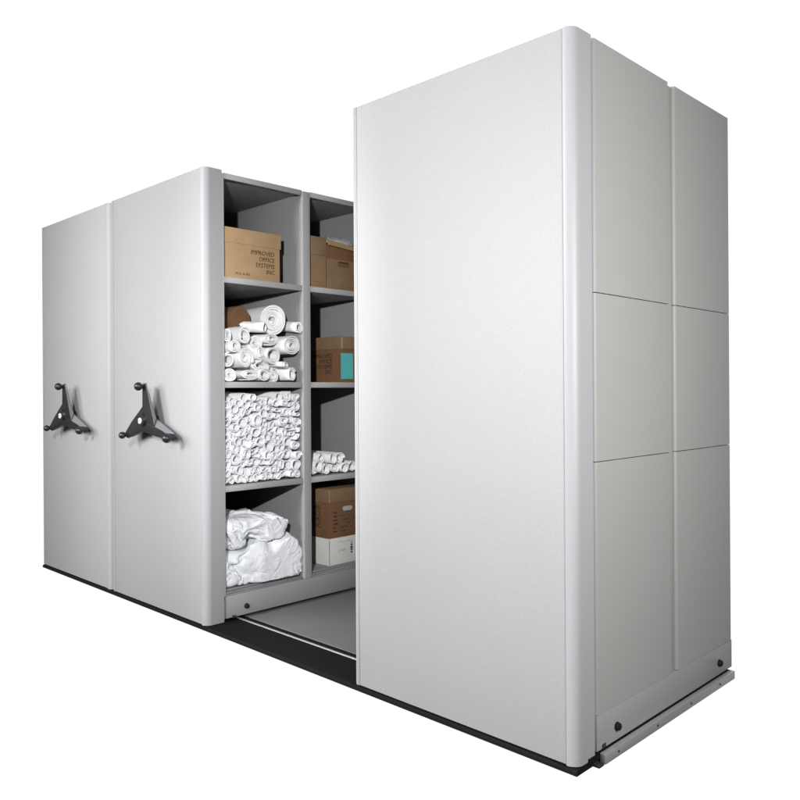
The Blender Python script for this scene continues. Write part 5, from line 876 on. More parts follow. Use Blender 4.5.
1,6,0,-3,-5,0,-5,4,-1,0,6,5,7,10,11,13,14,15,18,19,21,23,28,40,28,13,8,9,6,9,1,7,4,5,0,4,2,1,1,2,-1,3,4,5,3,6,-1,-2,0,-1,-1,-1,-7,-335,-6,-3,-4,-6,-1,2,
8,-2,-4,-1,-6,0,-1,4,0,5,7,8,9,11,12,15,16,18,20,23,26,31,45,33,12,13,11,10,9,7,5,8,8,3,5,-1,4,3,0,0,-1,2,6,5,5,-2,-2,-2,1,-2,-2,-8,-372,-8,-6,-3,-4,-3,
1,8,1,-3,-6,1,-5,6,0,3,7,7,8,8,10,12,14,16,19,22,24,28,34,50,36,14,14,13,11,10,13,6,11,6,10,7,-2,5,2,2,1,-3,1,3,6,-1,-3,1,-2,2,-5,-4,-7,-409,-7,-6,-4,-3,
-1,-1,7,1,-3,0,-4,5,2,1,8,7,6,6,8,9,11,14,17,19,23,25,31,36,55,37,15,16,15,14,9,14,14,6,10,11,6,2,7,3,3,-5,4,-2,3,5,-2,-5,-1,0,0,-7,-5,-5,-447,-7,-5,-4,
-2,-1,3,2,2,0,0,6,-1,4,9,3,6,6,6,8,10,10,14,17,20,23,27,32,38,59,38,17,17,16,16,11,14,15,7,13,11,3,8,7,7,4,-7,5,0,3,3,-5,-6,-1,-1,-2,-8,-4,-2,-488,-6,-4,
-4,0,1,1,2,2,2,5,6,3,6,8,7,1,7,4,9,10,11,13,17,21,24,28,33,40,61,40,19,18,19,18,15,10,16,11,7,13,4,10,6,10,7,-7,5,5,1,1,-11,-8,3,0,-6,-8,-1,0,-526,-5,-4,
-2,-1,2,2,0,2,6,7,8,5,12,1,5,3,7,8,6,11,12,14,16,21,25,30,34,41,62,42,22,20,20,17,20,11,16,8,10,11,3,7,11,5,14,-2,8,4,2,-1,-13,-10,-2,-2,-3,-5,0,1,-559,
-4,-3,1,-3,1,3,-2,2,7,9,10,9,8,1,7,9,0,8,10,13,12,14,17,20,25,30,36,41,59,48,28,22,21,19,15,17,13,11,9,5,8,4,12,5,5,16,8,6,2,-4,-14,-11,-2,-4,-3,-5,1,1,
-584,-4,-2,-1,2,-2,3,-2,2,7,9,10,12,5,9,1,10,8,6,12,10,8,16,18,20,25,32,35,40,59,52,27,30,24,23,14,17,13,9,10,6,-5,11,6,13,8,14,13,8,2,-5,-18,-10,-14,-8,
10,-4,1,1,-603,-5,-3,0,3,-2,10,-9,5,5,10,6,9,11,7,9,4,10,12,12,11,15,6,17,20,25,30,34,41,58,59,32,28,29,24,18,15,9,11,10,-6,6,8,4,16,12,15,13,8,4,-5,-19,
-13,-17,-15,16,-1,1,0,-621,-3,-2,0,-1,-1,13,-9,11,-2,10,4,8,11,10,7,11,10,12,14,13,16,13,7,19,24,28,33,40,60,65,40,26,31,22,16,13,14,13,8,-11,10,4,11,11,
17,16,12,7,-13,-2,-4,-16,-20,-17,19,4,-2,0,-637,-4,-3,-1,3,5,11,-11,13,-4,8,2,7,12,11,12,10,11,13,15,15,15,15,12,9,24,26,32,41,62,72,46,23,26,24,20,13,
15,12,8,-11,8,12,7,14,14,18,7,-3,-17,-9,-3,-5,-13,-14,4,18,2,-7,-640,-5,-2,-2,-1,11,0,-5,16,-8,8,0,4,11,14,11,14,16,11,14,16,19,13,14,4,22,24,32,42,68,
75,48,24,23,22,20,17,16,12,9,-9,10,8,13,13,16,4,4,-3,-8,-19,-12,-10,8,-9,7,1,3,2,-633,-5,-5,-3,-4,-3,15,-12,8,9,10,0,3,7,2,10,17,13,19,15,13,16,17,18,9,
6,25,33,45,72,80,45,26,22,21,20,18,16,15,10,-7,9,12,14,15,14,0,5,-2,-10,-26,-22,-3,2,12,-6,-16,5,6,-622,-8,-7,2,-10,3,10,-9,19,-16,20,2,0,12,10,9,12,10,
16,18,16,15,15,16,17,-7,27,35,44,78,85,40,26,22,20,21,15,19,19,12,-4,10,15,15,14,14,-1,4,-6,-17,-18,-30,10,3,1,-17,1,3,3,-627,-14,-4,7,-14,5,8,-10,14,4,
2,-4,-1,13,13,10,14,17,17,12,14,15,16,17,21,-6,22,36,41,83,89,34,27,23,20,21,16,20,20,17,0,12,17,15,12,12,0,-3,-11,-16,-18,-23,2,9,5,-20,1,5,4,-636,-17,
6,0,-16,6,6,2,13,-19,6,10,-7,15,4,12,15,16,17,18,18,11,17,20,22,-7,16,35,44,87,89,27,27,24,21,22,18,20,21,21,5,15,17,13,9,8,6,-3,-11,-17,-15,-29,2,8,0,
-18,7,5,5,-661,3,-14,15,-16,-2,-1,30,-14,7,0,5,-10,16,10,6,10,17,20,20,14,17,18,21,23,-7,16,25,43,91,93,21,29,23,24,21,22,20,20,22,13,20,13,7,4,4,4,1,-7,
-16,-17,-31,12,0,6,-20,7,9,6,-675,-11,-1,15,-9,8,-12,40,-17,7,0,-13,1,12,15,9,2,15,20,23,21,18,19,21,23,-8,17,20,36,89,99,24,30,24,24,20,21,20,17,22,21,
16,0,4,4,4,4,3,6,-12,-15,-37,6,10,5,-24,-6,13,1,-677,9,-8,0,17,-16,8,41,-7,7,-17,-6,0,11,16,12,0,8,21,23,24,21,18,14,25,-3,17,22,31,84,105,30,33,25,22,
18,16,17,13,20,17,18,-6,1,1,1,5,0,5,9,0,-38,7,0,1,-17,1,12,3,-678,-3,-4,-4,-1,7,27,34,12,-8,-5,-7,-8,18,15,7,-3,3,19,15,15,13,15,15,19,27,14,18,36,83,102,
28,34,26,22,17,15,16,10,17,18,15,-8,-4,-5,-2,-3,-3,0,2,5,43,0,-7,-9,-13,-7,5,16,-648,-8,-8,-6,2,-1,9,45,14,-4,-5,-12,-2,22,7,5,-7,5,13,10,12,13,17,18,14,
18,32,7,35,86,78,18,27,25,28,26,17,25,22,21,16,-13,4,7,6,6,1,2,5,3,-1,-2,35,8,-10,-16,-19,11,3,-666,-15,0,2,7,-5,-8,58,-1,-7,-5,-2,16,15,11,4,-8,5,15,11,
14,17,20,22,19,12,10,18,27,70,68,32,17,23,29,27,30,29,24,19,14,-15,-5,8,10,12,11,8,-3,8,1,-32,38,18,-7,-10,-14,-23,-1,-642,7,-1,-3,-6,-2,-12,61,-1,-11,
-6,-10,24,13,5,15,3,-2,17,16,17,18,22,21,25,7,11,8,12,77,67,19,25,18,31,28,32,32,26,18,16,-1,-11,-7,9,12,11,17,11,3,-23,-27,51,0,0,-10,-10,-12,-23,-610,
4,0,-7,-8,-12,-15,76,-2,-12,-5,-18,17,14,14,0,12,0,16,18,16,21,24,24,24,9,10,8,6,66,69,18,25,26,29,28,31,28,25,21,11,3,7,-8,-5,9,11,16,18,-7,-24,-23,52,
-6,-6,-6,-9,-12,-12,-592,0,-5,-5,-11,-15,-18,75,-1,-3,-13,-6,9,14,13,-6,4,8,15,17,20,22,23,25,24,11,4,18,4,53,70,13,36,28,29,25,29,30,24,15,19,10,7,-2,
-7,4,16,10,10,-17,-17,-23,53,-7,-14,-9,-7,-11,-10,-582,-3,-6,-3,0,-14,-14,63,-14,4,5,-12,11,12,6,-9,8,9,14,17,16,20,25,25,24,20,9,3,5,55,70,17,37,32,24,
28,27,20,22,16,17,16,6,6,4,4,10,-8,5,-17,-5,-19,59,-22,-10,-12,-14,-7,-8,-581,-5,-6,0,-2,-4,-13,47,5,-18,18,-2,14,9,-10,1,15,5,13,13,11,20,24,26,19,18,
20,16,-6,65,69,17,36,31,25,27,18,16,18,16,18,14,7,5,5,9,12,-2,-13,-13,-1,-22,69,-29,-14,-10,-11,-9,-3,-572,-6,-9,-9,0,6,-9,41,3,-21,5,20,7,4,-10,10,12,
12,13,1,12,20,21,26,22,17,25,15,-3,65,74,13,33,27,33,18,16,24,15,16,13,11,5,4,9,17,7,-9,-11,-8,-1,-16,64,-33,-7,-14,-14,-10,-4,-550,-6,-7,-11,-11,-2,10,
45,-18,-15,-1,10,8,4,15,7,12,13,11,0,7,17,19,23,23,16,29,22,4,63,66,16,37,27,25,17,16,14,28,5,14,10,4,4,15,18,0,-5,-12,0,-10,-8,64,-37,1,-11,-19,-12,-5,
-542,-3,-10,-9,-5,-3,14,16,-14,-3,-3,0,10,12,14,14,13,12,11,2,0,13,17,20,22,16,29,30,18,56,50,27,38,34,20,12,17,16,8,26,2,10,-2,12,16,14,1,-10,-5,-5,-6,
10,47,-36,-6,-4,-8,-11,-11,-537,0,-8,-8,-7,-2,13,-7,10,-3,-1,0,6,12,12,15,12,11,12,3,-3,10,17,13,20,17,30,31,37,49,34,38,38,32,23,12,8,16,10,16,17,5,5,
2,10,14,2,-11,-2,-4,3,15,31,-32,10,-11,-14,-10,-4,-534,1,-15,-6,-3,6,-1,-2,14,-5,3,0,5,11,12,8,12,12,11,8,-5,7,16,10,17,19,27,34,40,50,31,40,34,32,16,7,
4,22,9,14,41,15,-16,5,6,11,-3,-15,10,-4,2,7,41,-41,0,11,-13,-7,-2,-529,-7,-7,-6,0,-6,-9,13,13,-2,4,1,3,7,14,4,12,10,8,11,3,1,13,10,16,24,28,23,40,55,28,
39,33,38,17,-8,-2,0,27,48,-1,38,-2,-2,4,-1,-1,-7,16,-1,3,-9,29,-13,-22,11,0,-8,-9,-505,-7,-7,-5,-8,-16,3,11,11,6,5,1,3,8,-1,9,12,9,11,7,8,6,5,15,11,23,
28,24,33,54,34,32,31,31,16,1,-10,-12,11,36,68,-23,1,42,9,5,-6,-5,-3,5,7,-9,18,-2,-29,0,0,-7,-9,-476,-6,-8,-9,-15,-11,3,9,18,7,6,2,4,6,-5,7,5,11,8,9,11,
-1,12,13,19,18,22,32,31,51,33,23,28,34,15,4,-7,-24,7,19,11,75,-28,49,20,10,5,-3,-16,-9,6,4,10,-2,-16,-9,0,1,-4,-470,-10,-11,-16,-10,-3,0,9,23,6,6,6,3,1,
-5,5,8,3,7,10,5,11,10,10,18,20,25,27,33,34,33,25,26,29,18,8,-2,-22,-15,12,21,14,71,12,34,-14,13,-19,5,-50,-8,63,19,-9,-13,-7,-10,-1,-6,-445,-11,-12,-10,
-8,-3,0,12,24,8,1,9,-5,0,1,4,8,2,9,3,10,7,9,16,16,22,20,28,21,39,24,28,19,20,25,14,5,-12,-19,-7,-5,12,13,26,63,39,-9,-44,-19,-11,-2,18,68,-15,4,-2,-4,-9,
-6,-429,-10,-7,-8,-7,-3,6,11,24,7,2,3,2,0,-1,1,6,4,5,9,9,11,9,9,17,17,20,17,30,29,32,12,19,19,12,19,24,-4,-21,-12,-2,34,-10,-10,41,43,15,1,-26,-68,-5,17,
50,20,-27,29,20,-8,-9,-408,-6,-7,-5,-3,-2,4,16,20,9,0,4,-3,4,0,0,4,7,4,7,5,12,5,12,15,17,14,17,16,37,31,5,15,16,14,12,27,2,-6,-7,-10,4,47,-29,-18,53,39,
3,9,-94,-20,15,26,7,15,-20,53,-5,-6,-364,-5,-4,-2,-2,1,5,12,21,4,4,3,0,-2,6,0,0,6,7,6,1,7,7,10,12,12,14,13,16,29,30,6,14,14,16,15,9,10,11,-7,-7,3,19,15,
-37,-2,47,15,16,-85,-9,-10,18,13,8,11,9,12,-12,-306,1,-5,4,-2,4,6,10,9,6,5,6,5,-4,-1,5,1,6,1,7,5,3,5,5,5,7,9,12,14,25,26,15,14,13,12,15,10,7,14,8,-9,2,
-2,-5,1,-8,19,15,-8,-22,-16,5,8,6,-8,4,16,4,-6,-260,2,-2,8,-4,7,0,6,10,6,5,3,7,-3,-1,3,2,5,4,-1,6,8,1,5,3,7,4,6,11,22,23,12,13,11,8,12,16,4,1,21,-3,5,-3,
-7,3,5,-11,5,-6,-11,-13,15,17,4,-6,-9,14,-3,-11,-201,2,1,-3,8,-4,8,-1,6,6,0,1,5,1,5,0,-1,5,0,6,-1,-2,7,1,5,4,5,8,8,19,20,10,10,8,7,7,3,5,6,6,9,7,17,-26,
4,13,3,-9,-14,-5,-6,16,2,11,-11,0,-7,0,-3,-141,8,-5,1,0,-2,8,-3,-2,3,1,-6,-3,6,7,-1,-7,-1,6,1,0,6,5,-1,3,3,4,9,8,13,13,7,7,0,3,7,-2,3,6,6,-6,2,17,-4,-7,
6,1,6,-1,-6,5,11,-6,5,-6,-7,0,-6,-1,],
[1047,-16,4,12,-8,-9,13,-1,0,11,0,-5,-7,7,-4,1,3,-10,2,3,-5,1,-3,3,-6,4,-3,0,-1,0,-5,13,-3,-8,-1,14,-2,-4,7,3,-1,4,7,-2,-3,-2,11,0,-7,-6,14,-4,3,9,-3,6,
-2,-9,13,-29,-10,8,9,0,-15,7,-12,-7,8,1,-8,-10,11,-8,-10,10,-12,3,7,-11,3,-4,4,-4,1,3,3,8,10,4,10,1,-9,-10,1,9,-5,-10,-2,2,11,-14,15,-9,6,6,5,-2,-8,6,2,
7,3,4,-8,9,-12,8,-17,9,2,-9,9,-11,0,3,-17,-9,14,-4,-9,9,-10,7,4,-11,1,12,-7,0,2,-1,0,-1,-1,-6,-2,6,6,6,9,1,-8,-10,10,-9,7,-13,11,-9,-8,1,11,-8,12,-7,10,
-4,-1,2,5,4,3,-4,0,8,-12,0,-1,9,-6,5,-2,-1,-1,1,-12,6,-11,10,-13,10,-12,9,-11,0,8,-2,-1,0,1,1,1,2,1,-4,-6,2,2,4,10,-1,-9,-7,10,-10,9,-11,9,-10,1,11,-5,
-6,7,-1,8,-7,-4,2,2,2,1,5,6,-10,14,-11,-1,7,-8,0,0,5,0,1,-12,-6,12,-8,9,-15,13,-11,-1,2,3,-3,0,0,0,1,1,3,3,-5,2,-1,-6,3,9,-3,-9,-3,9,-1,-10,5,7,-9,10,3,
-12,-3,9,6,-7,-4,-4,0,5,0,4,5,-8,20,-4,-10,-1,8,-3,-3,-1,4,3,-1,-12,-4,11,-11,9,-9,0,3,-3,5,-4,0,0,1,-1,0,1,3,3,-1,-9,-2,0,6,6,-8,-7,5,3,-8,2,11,-4,1,9,
-8,-11,0,13,-1,3,-8,-5,-5,6,4,1,-5,18,0,-4,-6,4,3,1,-7,-3,1,8,-1,-10,-3,9,-9,4,-4,-1,6,0,-4,0,0,1,1,-2,-1,1,3,-1,-8,0,-2,8,-5,4,-10,3,-6,5,2,11,3,-6,10,
-4,-15,1,2,16,-14,-8,-2,-3,9,-3,2,-2,21,-5,-1,-2,-2,2,6,2,-9,3,-4,8,-3,-11,9,-3,-6,6,-7,5,2,-4,0,1,-1,2,-3,-1,1,-5,5,-11,3,2,3,-9,-1,5,-11,-3,3,10,12,5,
-6,7,-12,1,-13,7,16,-7,-16,-4,4,5,-6,1,6,16,-3,-1,0,-1,1,-1,10,-7,-4,4,-6,8,-10,-1,7,-8,6,-7,4,-1,3,-4,1,0,2,-1,-5,1,-9,8,-10,0,0,5,-9,-3,7,-11,1,3,13,
7,4,4,-2,-15,3,-10,7,16,-7,-17,-2,0,6,-8,4,14,9,-2,-2,2,-3,0,5,3,-8,2,-2,-3,7,0,-3,-8,6,-8,4,-4,4,-2,3,-2,-1,2,-5,1,0,-14,13,-9,-3,0,6,-5,-11,9,-3,13,-10,
5,8,0,8,-1,-16,-2,5,1,16,-14,10,-9,-8,-5,-5,12,17,-1,-3,1,0,1,3,2,-3,-6,0,0,0,4,-6,4,-10,5,-8,-1,5,-5,3,-1,4,-2,3,-8,2,-8,-6,16,-6,-7,6,-7,2,-11,6,15,8,
-3,-12,5,6,-2,5,-16,1,1,13,7,-7,18,-5,-9,-10,-15,14,20,-12,-3,-1,-1,5,6,1,-6,-10,1,2,3,0,-5,4,-7,-9,1,-1,1,1,-5,5,2,5,-4,-2,-2,-11,8,9,1,-3,-8,7,-14,-1,
13,5,14,-12,3,-9,3,14,-15,-1,-8,13,9,0,4,21,-11,-8,-12,-17,16,21,-23,-3,-2,2,2,10,2,-11,-15,1,4,5,-1,1,-9,-4,-10,-2,0,1,1,1,5,4,6,-4,-4,0,-11,10,11,-1,
-1,4,-1,-15,6,4,14,7,-4,-11,0,13,1,-14,-7,5,11,5,1,16,9,-22,-8,-5,-13,17,20,-30,-1,-2,0,3,9,-1,-13,-21,1,6,8,3,-6,-7,-10,-2,-8,-2,2,2,8,2,9,6,-3,-6,1,-12,
11,13,-1,1,0,3,-5,-6,16,10,4,-10,-7,11,-4,4,1,-12,9,-1,6,9,16,0,-23,-12,-1,-6,15,20,-24,2,0,-1,1,-4,-4,-15,-27,3,6,10,3,-6,-9,-6,-10,-3,-2,0,3,8,14,1,9,
-2,-7,1,-11,10,11,4,-4,1,2,-8,15,10,5,0,-10,4,-4,4,-2,7,-1,-5,-3,3,8,25,-4,-18,-20,1,7,9,19,-21,2,0,0,-5,-6,-7,-17,-29,4,7,10,5,-5,-11,-7,-5,-8,-2,0,5,
7,14,9,1,1,-9,2,-11,9,10,5,-7,8,-4,6,14,5,1,-2,-11,2,6,-4,7,-2,2,-9,-4,4,19,21,-13,-9,-25,8,2,15,16,-25,2,0,1,-3,-5,-10,-22,-25,5,5,11,5,-1,-5,-10,-10,
-8,-2,0,4,9,10,14,-3,1,-10,2,-9,8,13,-2,-6,9,9,6,5,3,0,-3,-12,3,2,6,0,6,-10,-7,-4,9,18,25,-10,-20,-21,10,3,15,17,-18,1,0,-2,-5,-9,-13,-23,-21,8,9,9,9,-4,
-9,-8,-6,-6,-2,2,4,7,6,7,5,-9,-10,3,-6,8,11,-7,-3,10,9,7,4,2,0,-4,-13,1,4,5,5,4,-10,-2,3,8,7,25,-15,-20,-4,0,7,16,17,-23,2,1,-2,-6,-11,-17,-20,-9,7,3,8,
9,-3,-1,-9,-12,-7,-3,1,4,6,9,5,7,-11,-13,2,5,3,8,-11,-1,10,9,6,5,0,0,-5,-13,0,5,5,5,6,-5,7,7,11,6,6,-6,-16,-22,4,10,16,17,-26,5,-1,-2,-7,-13,-18,-16,-2,
7,1,15,8,2,-9,-10,-13,-1,-1,0,3,5,5,0,6,-13,-7,-2,16,10,-10,-13,-1,11,8,6,4,1,-3,-5,-13,0,5,5,6,8,5,19,6,11,7,5,-27,-16,-6,-9,11,20,15,-34,6,0,-6,-8,-15,
-17,-8,3,10,4,7,8,1,-3,-6,-8,-13,-3,0,3,4,1,-2,3,-12,-6,4,16,10,-11,-17,0,9,9,5,3,1,-5,-5,-12,0,5,5,8,11,16,20,10,9,8,8,-32,-25,-9,-6,20,20,17,-43,-6,3,
-11,-9,-15,-8,-6,11,10,-2,4,7,6,2,-8,-9,-5,-4,-1,-5,-2,-2,-1,-1,-12,-2,19,19,1,-16,-19,0,9,7,6,3,0,-7,-6,-10,6,-2,6,11,14,18,21,10,7,8,7,-18,-16,-11,-22,
22,23,18,-56,-5,-7,-12,-10,-2,-11,0,11,10,-8,5,2,5,9,-4,-10,-6,-3,-3,-6,-7,-5,-1,-3,-11,3,22,26,2,-21,-20,1,6,8,6,3,-1,-8,-7,-6,2,1,9,12,16,21,18,9,13,
14,-7,-21,-10,-11,-17,20,24,20,-71,-12,-13,-7,-11,3,-6,2,11,9,-7,-4,0,6,10,1,-9,-7,-3,-4,-5,-6,-7,-2,-1,-11,4,24,29,-5,-15,-21,1,6,7,6,3,-1,-8,-5,-3,0,
11,10,12,14,12,20,14,-4,25,17,-27,-26,-10,-14,23,22,20,-102,-15,-10,-8,-1,4,18,-17,19,-9,-10,-10,-8,12,8,1,-7,-3,4,-1,-2,-2,-4,-4,-2,5,-14,32,27,-29,3,
-12,2,4,5,3,3,0,-6,-5,2,-2,10,9,10,11,12,14,14,8,21,31,-29,-25,-21,7,1,18,21,-86,-6,-7,-11,-9,-24,-3,32,-6,-18,-16,-10,-2,13,2,-1,-8,-2,3,2,2,0,4,3,-7,
-6,2,31,31,-23,-21,-3,1,-2,-3,-1,6,-3,4,6,7,13,9,11,16,17,16,13,9,2,1,13,-39,-1,9,11,7,-11,-1,-78,2,-7,-7,-4,4,-3,7,-8,-20,-18,-13,8,5,4,-4,-12,-3,0,0,
2,2,1,6,3,-13,18,28,35,-31,-30,13,-11,-8,-4,7,-10,3,11,13,17,13,18,15,10,10,13,18,-4,3,-2,8,-34,-11,7,9,8,-2,8,-91,15,-5,10,3,-3,-5,-9,-11,-22,-18,0,2,
2,9,-12,-8,-9,-1,0,1,0,0,6,7,17,10,18,36,-25,-25,-16,3,-14,-8,12,-6,1,11,17,17,21,14,17,15,11,10,1,2,-4,5,5,-18,-23,-6,5,5,4,7,-77,12,11,6,2,3,-5,-9,-17,
-24,-23,-8,6,3,8,-8,-11,-9,-3,-1,1,0,1,5,9,21,20,17,29,-29,-22,-15,0,-8,-15,12,-2,13,5,10,18,23,17,13,7,13,8,0,-5,-3,10,12,-15,-12,-10,-16,4,4,5,-62,7,
9,10,15,6,-1,-31,-18,-13,-15,-20,9,3,3,-9,-12,-12,-4,-3,0,2,4,6,9,21,18,24,22,-24,-24,-14,-4,-3,3,-4,6,9,14,3,9,18,20,20,10,-3,10,-6,-7,3,13,20,-16,-1,
-18,-16,-6,7,13,-75,8,12,8,19,17,-9,-37,-11,-18,-7,-4,-11,8,-8,-9,-12,-11,-6,3,11,-8,2,4,12,17,26,17,28,-23,-27,-21,-3,-3,14,15,-1,5,9,7,8,7,17,16,17,1,
-5,-7,-4,17,20,4,-15,9,-16,-16,-15,14,3,-79,13,16,13,11,10,-7,-32,-19,-8,-9,-6,2,-9,-7,-13,-6,-12,-5,10,15,-7,-5,3,18,18,15,24,21,-7,-26,-23,-9,-7,9,11,
7,8,13,9,-1,6,17,16,13,-4,-7,-7,6,13,31,5,-18,5,-6,-15,-17,9,-6,-79,11,14,17,11,11,12,-53,-20,-7,-5,-3,-6,-11,-7,-11,-8,-7,2,15,12,1,-11,-1,13,21,9,23,
22,7,-21,-40,-4,9,14,1,4,-1,5,9,5,8,15,17,9,-8,-6,-1,5,21,33,-6,-15,16,-21,-5,-14,-2,1,-83,15,11,11,7,11,22,-46,-35,-9,-4,2,-8,-11,-4,-14,-6,-3,3,14,15,
7,-11,-5,8,21,1,20,25,23,-34,-40,-10,15,8,10,5,7,2,11,2,5,12,18,3,-8,0,-3,17,20,22,-4,-15,17,-21,-8,-1,2,0,-82,-4,10,10,12,19,18,-58,-31,-11,-4,1,-8,-8,
-8,-7,-3,0,5,13,15,11,-10,-7,4,20,-5,13,27,39,-49,-35,-3,9,14,16,4,1,6,3,14,0,7,13,0,-8,3,5,11,20,19,1,-13,13,-8,-18,12,-3,3,-81,-8,9,12,15,21,-7,-56,-22,
-12,-2,4,3,-13,-11,-4,-3,1,0,12,14,13,-3,-11,-2,19,6,-5,22,49,-56,-23,8,-4,24,8,9,6,-5,3,7,13,2,1,-2,2,16,-6,10,13,18,7,-20,13,-3,-15,4,8,8,-98,12,11,12,
17,7,-23,-50,-15,3,-9,4,6,-6,-13,1,-6,-2,-1,6,13,13,2,-10,-7,15,15,0,8,44,-53,-16,14,-4,14,7,8,7,1,2,9,11,3,0,5,7,5,-16,6,12,12,13,-16,-10,29,-10,3,7,7,
-98,15,11,13,11,-14,-24,-27,-15,6,-12,4,8,-14,1,4,-6,-1,-6,-2,12,13,7,-10,-7,3,11,20,9,27,-50,-13,15,7,8,-3,8,1,-5,8,16,10,10,-1,-4,7,4,-3,2,10,2,8,7,-23,
22,14,4,6,3,-101,15,12,8,-6,-17,-17,-27,8,0,-13,5,6,-9,11,0,-6,-7,-1,-8,6,10,14,-6,-7,6,-5,18,13,27,-39,-23,10,4,15,-1,2,3,-5,-9,19,22,9,13,-12,0,4,1,12,
15,-2,-11,25,-15,-10,16,16,5,1,-89,15,6,-5,-10,-16,-14,-2,-10,11,-13,4,-1,2,13,3,-11,-3,-6,1,-2,13,-6,9,-1,-13,11,4,12,29,-28,-27,10,-4,18,-6,10,3,-8,-9,
1,25,11,24,-9,23,14,0,-15,3,-8,-1,21,-5,-16,6,10,9,5,-70,7,-5,-11,-9,0,-4,-3,-17,13,-5,-6,3,8,11,4,-10,-8,3,2,-7,-1,9,-13,-4,9,-4,11,5,22,-20,-17,1,-1,
15,-1,9,3,-4,-12,-5,11,19,7,8,8,28,3,-4,-8,3,2,13,5,-18,-6,8,11,6,-63,-9,-7,-6,-4,-4,-3,12,-20,11,7,-9,7,8,7,4,-8,-6,-8,11,-3,-5,-9,-7,7,-5,9,-5,19,21,
-28,-2,-14,7,8,1,3,6,-2,-1,-8,-1,1,2,10,11,7,33,-3,-1,-1,6,7,4,5,-15,-4,4,1,-55,3,-11,1,3,-1,-11,14,-19,1,10,8,-7,5,10,7,1,-8,-9,-3,7,-6,-8,-7,-3,8,-7,
12,1,22,-13,-19,-2,2,9,-13,23,3,-3,1,-10,1,12,-3,-17,12,3,25,26,-33,-7,22,21,13,-20,2,-2,2,2,-48,-8,8,-2,-3,-10,12,1,-11,-7,8,10,7,-7,8,10,4,-6,-5,-3,-8,
3,-8,-4,-4,-4,6,-7,13,7,-3,-16,9,3,4,-10,5,5,3,-5,0,-8,11,5,-1,-16,21,10,7,-2,-55,33,35,13,-7,-15,10,7,2,-54,8,-8,0,-7,0,9,-10,3,7,1,4,8,8,-6,9,9,0,-7,
-7,-1,-8,3,-6,-2,-3,1,-6,-9,8,1,-9,5,-3,0,4,1,-1,4,7,-2,-4,1,-1,7,0,-8,28,-11,-7,-19,5,11,21,10,-10,6,-6,-3,-15,-12,8,-11,9,-2,-6,7,15,3,2,-10,3,7,10,-7,
12,-7,10,-4,-8,-5,-2,-5,-7,-6,-6,-4,-2,3,-1,2,-1,-1,0,2,4,-2,-3,13,2,-4,-4,-8,8,7,-8,2,3,-4,3,1,1,0,19,-4,2,-3,-7,-10,11,-1,-14,13,-12,12,10,7,2,-4,-9,
-1,8,9,5,-12,13,-8,9,4,-4,-9,-3,-5,-6,-4,1,-2,-2,0,0,-2,-1,1,-5,-1,2,-4,0,7,2,-10,-8,3,10,-1,-19,-1,-2,17,11,-1,-2,-6,13,-2,-3,3,3,9,0,5,-13,11,-9,16,6,
1,-9,-8,-4,10,5,-9,-9,0,10,-2,8,9,2,-9,7,3,-3,0,-1,-1,-2,-2,-2,-2,-4,-1,-11,5,-4,-14,1,-2,-1,-9,3,0,8,0,3,-1,7,2,-4,-13,3,-4,6,-7,12,29,3,6,2,-12,7,-9,
12,-9,1,-8,-3,-9,4,4,-7,-5,-8,1,7,-12,1,10,-14,0,14,-10,-1,1,-1,-1,0,-1,-2,5,-6,1,-4,12,2,-15,7,4,-7,-1,-2,7,1,5,4,4,0,-11,11,2,-5,-7,-7,-1,]))
for v in b.verts:
    c = v.co; c.y = .118 + (c.y - .118) * 1.012
    c.x = min(c.x + .42 * max(0, c.y - .30), -2.031 + .02 * max(0, c.y - .4)) if c.x > -2.3 else c.x
o = build('sheeting_bundle', b, M_CLOTH, None, sl, 80); o.location = sl
tag(o, 'crumpled bundle of white sheeting heaped on the bottom shelf of the left bay', 'sheeting')

# ------------------------------------------------------------------ light
w = bpy.data.worlds.new('World'); S.world = w; w.use_nodes = True
nt = w.node_tree; bg = nt.nodes['Background']
tc = node(nt, 'ShaderNodeTexCoord')
dot = node(nt, 'ShaderNodeVectorMath', operation='DOT_PRODUCT'); dot.inputs[1].default_value = (-.702, .712, 0)
nt.links.new(tc.outputs['Generated'], dot.inputs[0])
cr = node(nt, 'ShaderNodeValToRGB')      # added all-white background, made dark behind the camera to hold back fill light
cr.color_ramp.elements[0].position = .42; cr.color_ramp.elements[0].color = (.004, .004, .004, 1)
cr.color_ramp.elements[1].position = .64; cr.color_ramp.elements[1].color = (1, 1, 1, 1)
nt.links.new(dot.outputs['Value'], cr.inputs['Fac']); nt.links.new(cr.outputs['Color'], bg.inputs['Color'])
bg.inputs['Strength'].default_value = 1.02

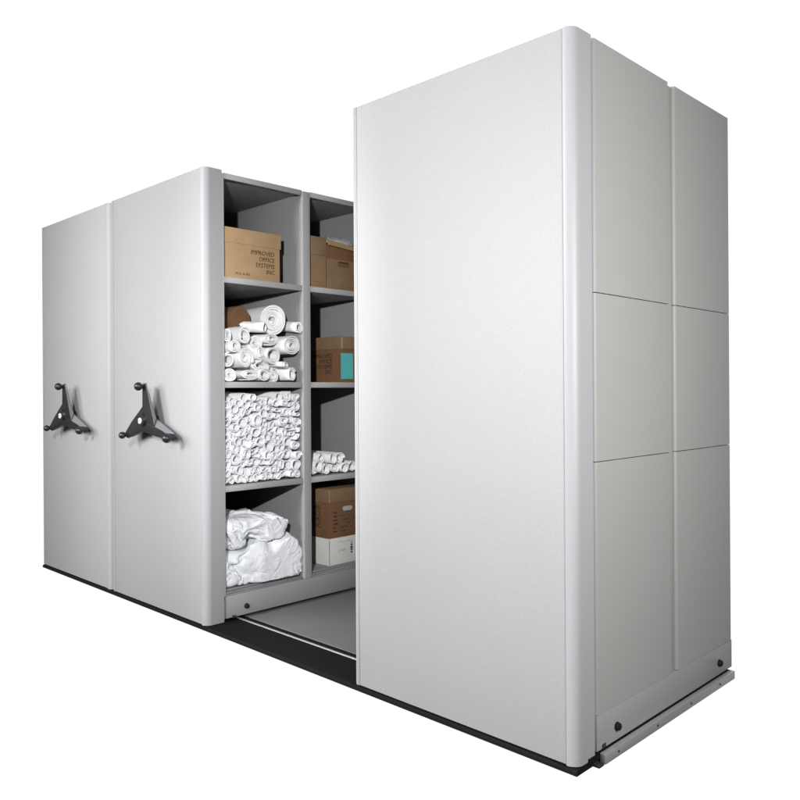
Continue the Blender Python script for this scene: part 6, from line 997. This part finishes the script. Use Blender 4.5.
def lamp(name, kind, loc, power, col=(1, 1, 1), target=None, **kw):
    d = bpy.data.lights.new(name, kind); d.energy = power; d.color = col
    for k, v in kw.items(): setattr(d, k, v)
    o = bpy.data.objects.new(name, d); COL.objects.link(o); o.location = loc
    if target is not None: o.rotation_euler = (Vector(target) - Vector(loc)).to_track_quat('-Z', 'Y').to_euler()
    return o
AIM = R(46.8)       # azimuth of the snooted flash head, pointed into the open shelves
fl = lamp('studio_flash', 'SPOT', (.96, -2.28, 1.82), 740, (1, .985, .97), (.96 - 3.9 * math.sin(AIM), -2.28 + 3.9 * math.cos(AIM), 1.24), shadow_soft_size=.035, spot_size=R(56), spot_blend=1)
fl.scale = (.355, 1, 1)
lamp('added_fill_left', 'AREA', (-4.0, -5.2, 2.1), 165, (1, .993, .998), (1.6, 0, .9), shape='RECTANGLE', size=3.4, size_y=2.4, spread=R(120))  # unseen lamp added on the left to lift the end panels
lamp('added_fill_front', 'AREA', (-1.7, -4.8, 2.95), 158, (1, .993, .998), (-.3, 0, .9), shape='RECTANGLE', size=1.2, size_y=1.2, spread=R(112))  # added lamp, brightens the near end panel and fills handle shadows
f2 = lamp('added_spot_panels', 'SPOT', (1.0, -3.5, 2.7), 1120, (1, .99, .995), (-3.75, 0, 1.05), shadow_soft_size=.22, spot_size=R(48), spot_blend=1)  # second spot, added to brighten only the two left end panels
f2.scale = (.5, 1, 1)
lamp('softbox_side', 'AREA', (1.85, -.5, 1.5), 82, (1, 1, .985), (0, .45, 1.3), shape='RECTANGLE', size=.8, size_y=.9)

# ------------------------------------------------------------------ camera
cd = bpy.data.cameras.new('camera'); cam = bpy.data.objects.new('camera', cd); COL.objects.link(cam)
yaw, roll = .77846164, -.006
fw = Vector((-math.sin(yaw), math.cos(yaw), 0)); rt = Vector((math.cos(yaw), math.sin(yaw), 0)); up = Vector((0, 0, 1))
r2 = rt * math.cos(roll) + up * math.sin(roll); u2 = up * math.cos(roll) - rt * math.sin(roll)
m = Matrix((r2, u2, -fw)).transposed().to_4x4(); m.translation = (1.2414296, -1.9852294, 1.1312318)
cam.matrix_world = m
cd.sensor_width = 36; cd.lens = 36 * 782.9012 / 800; cd.shift_y = -(400 - 390.75072) / 800
cd.clip_start = .05; cd.clip_end = 200
S.camera = cam

S.view_settings.view_transform = 'Standard'; S.view_settings.look = 'None'
S.view_settings.exposure = 0; S.view_settings.gamma = 1
S.render.film_transparent = False
S.cycles.max_bounces = 6; S.cycles.diffuse_bounces = 3
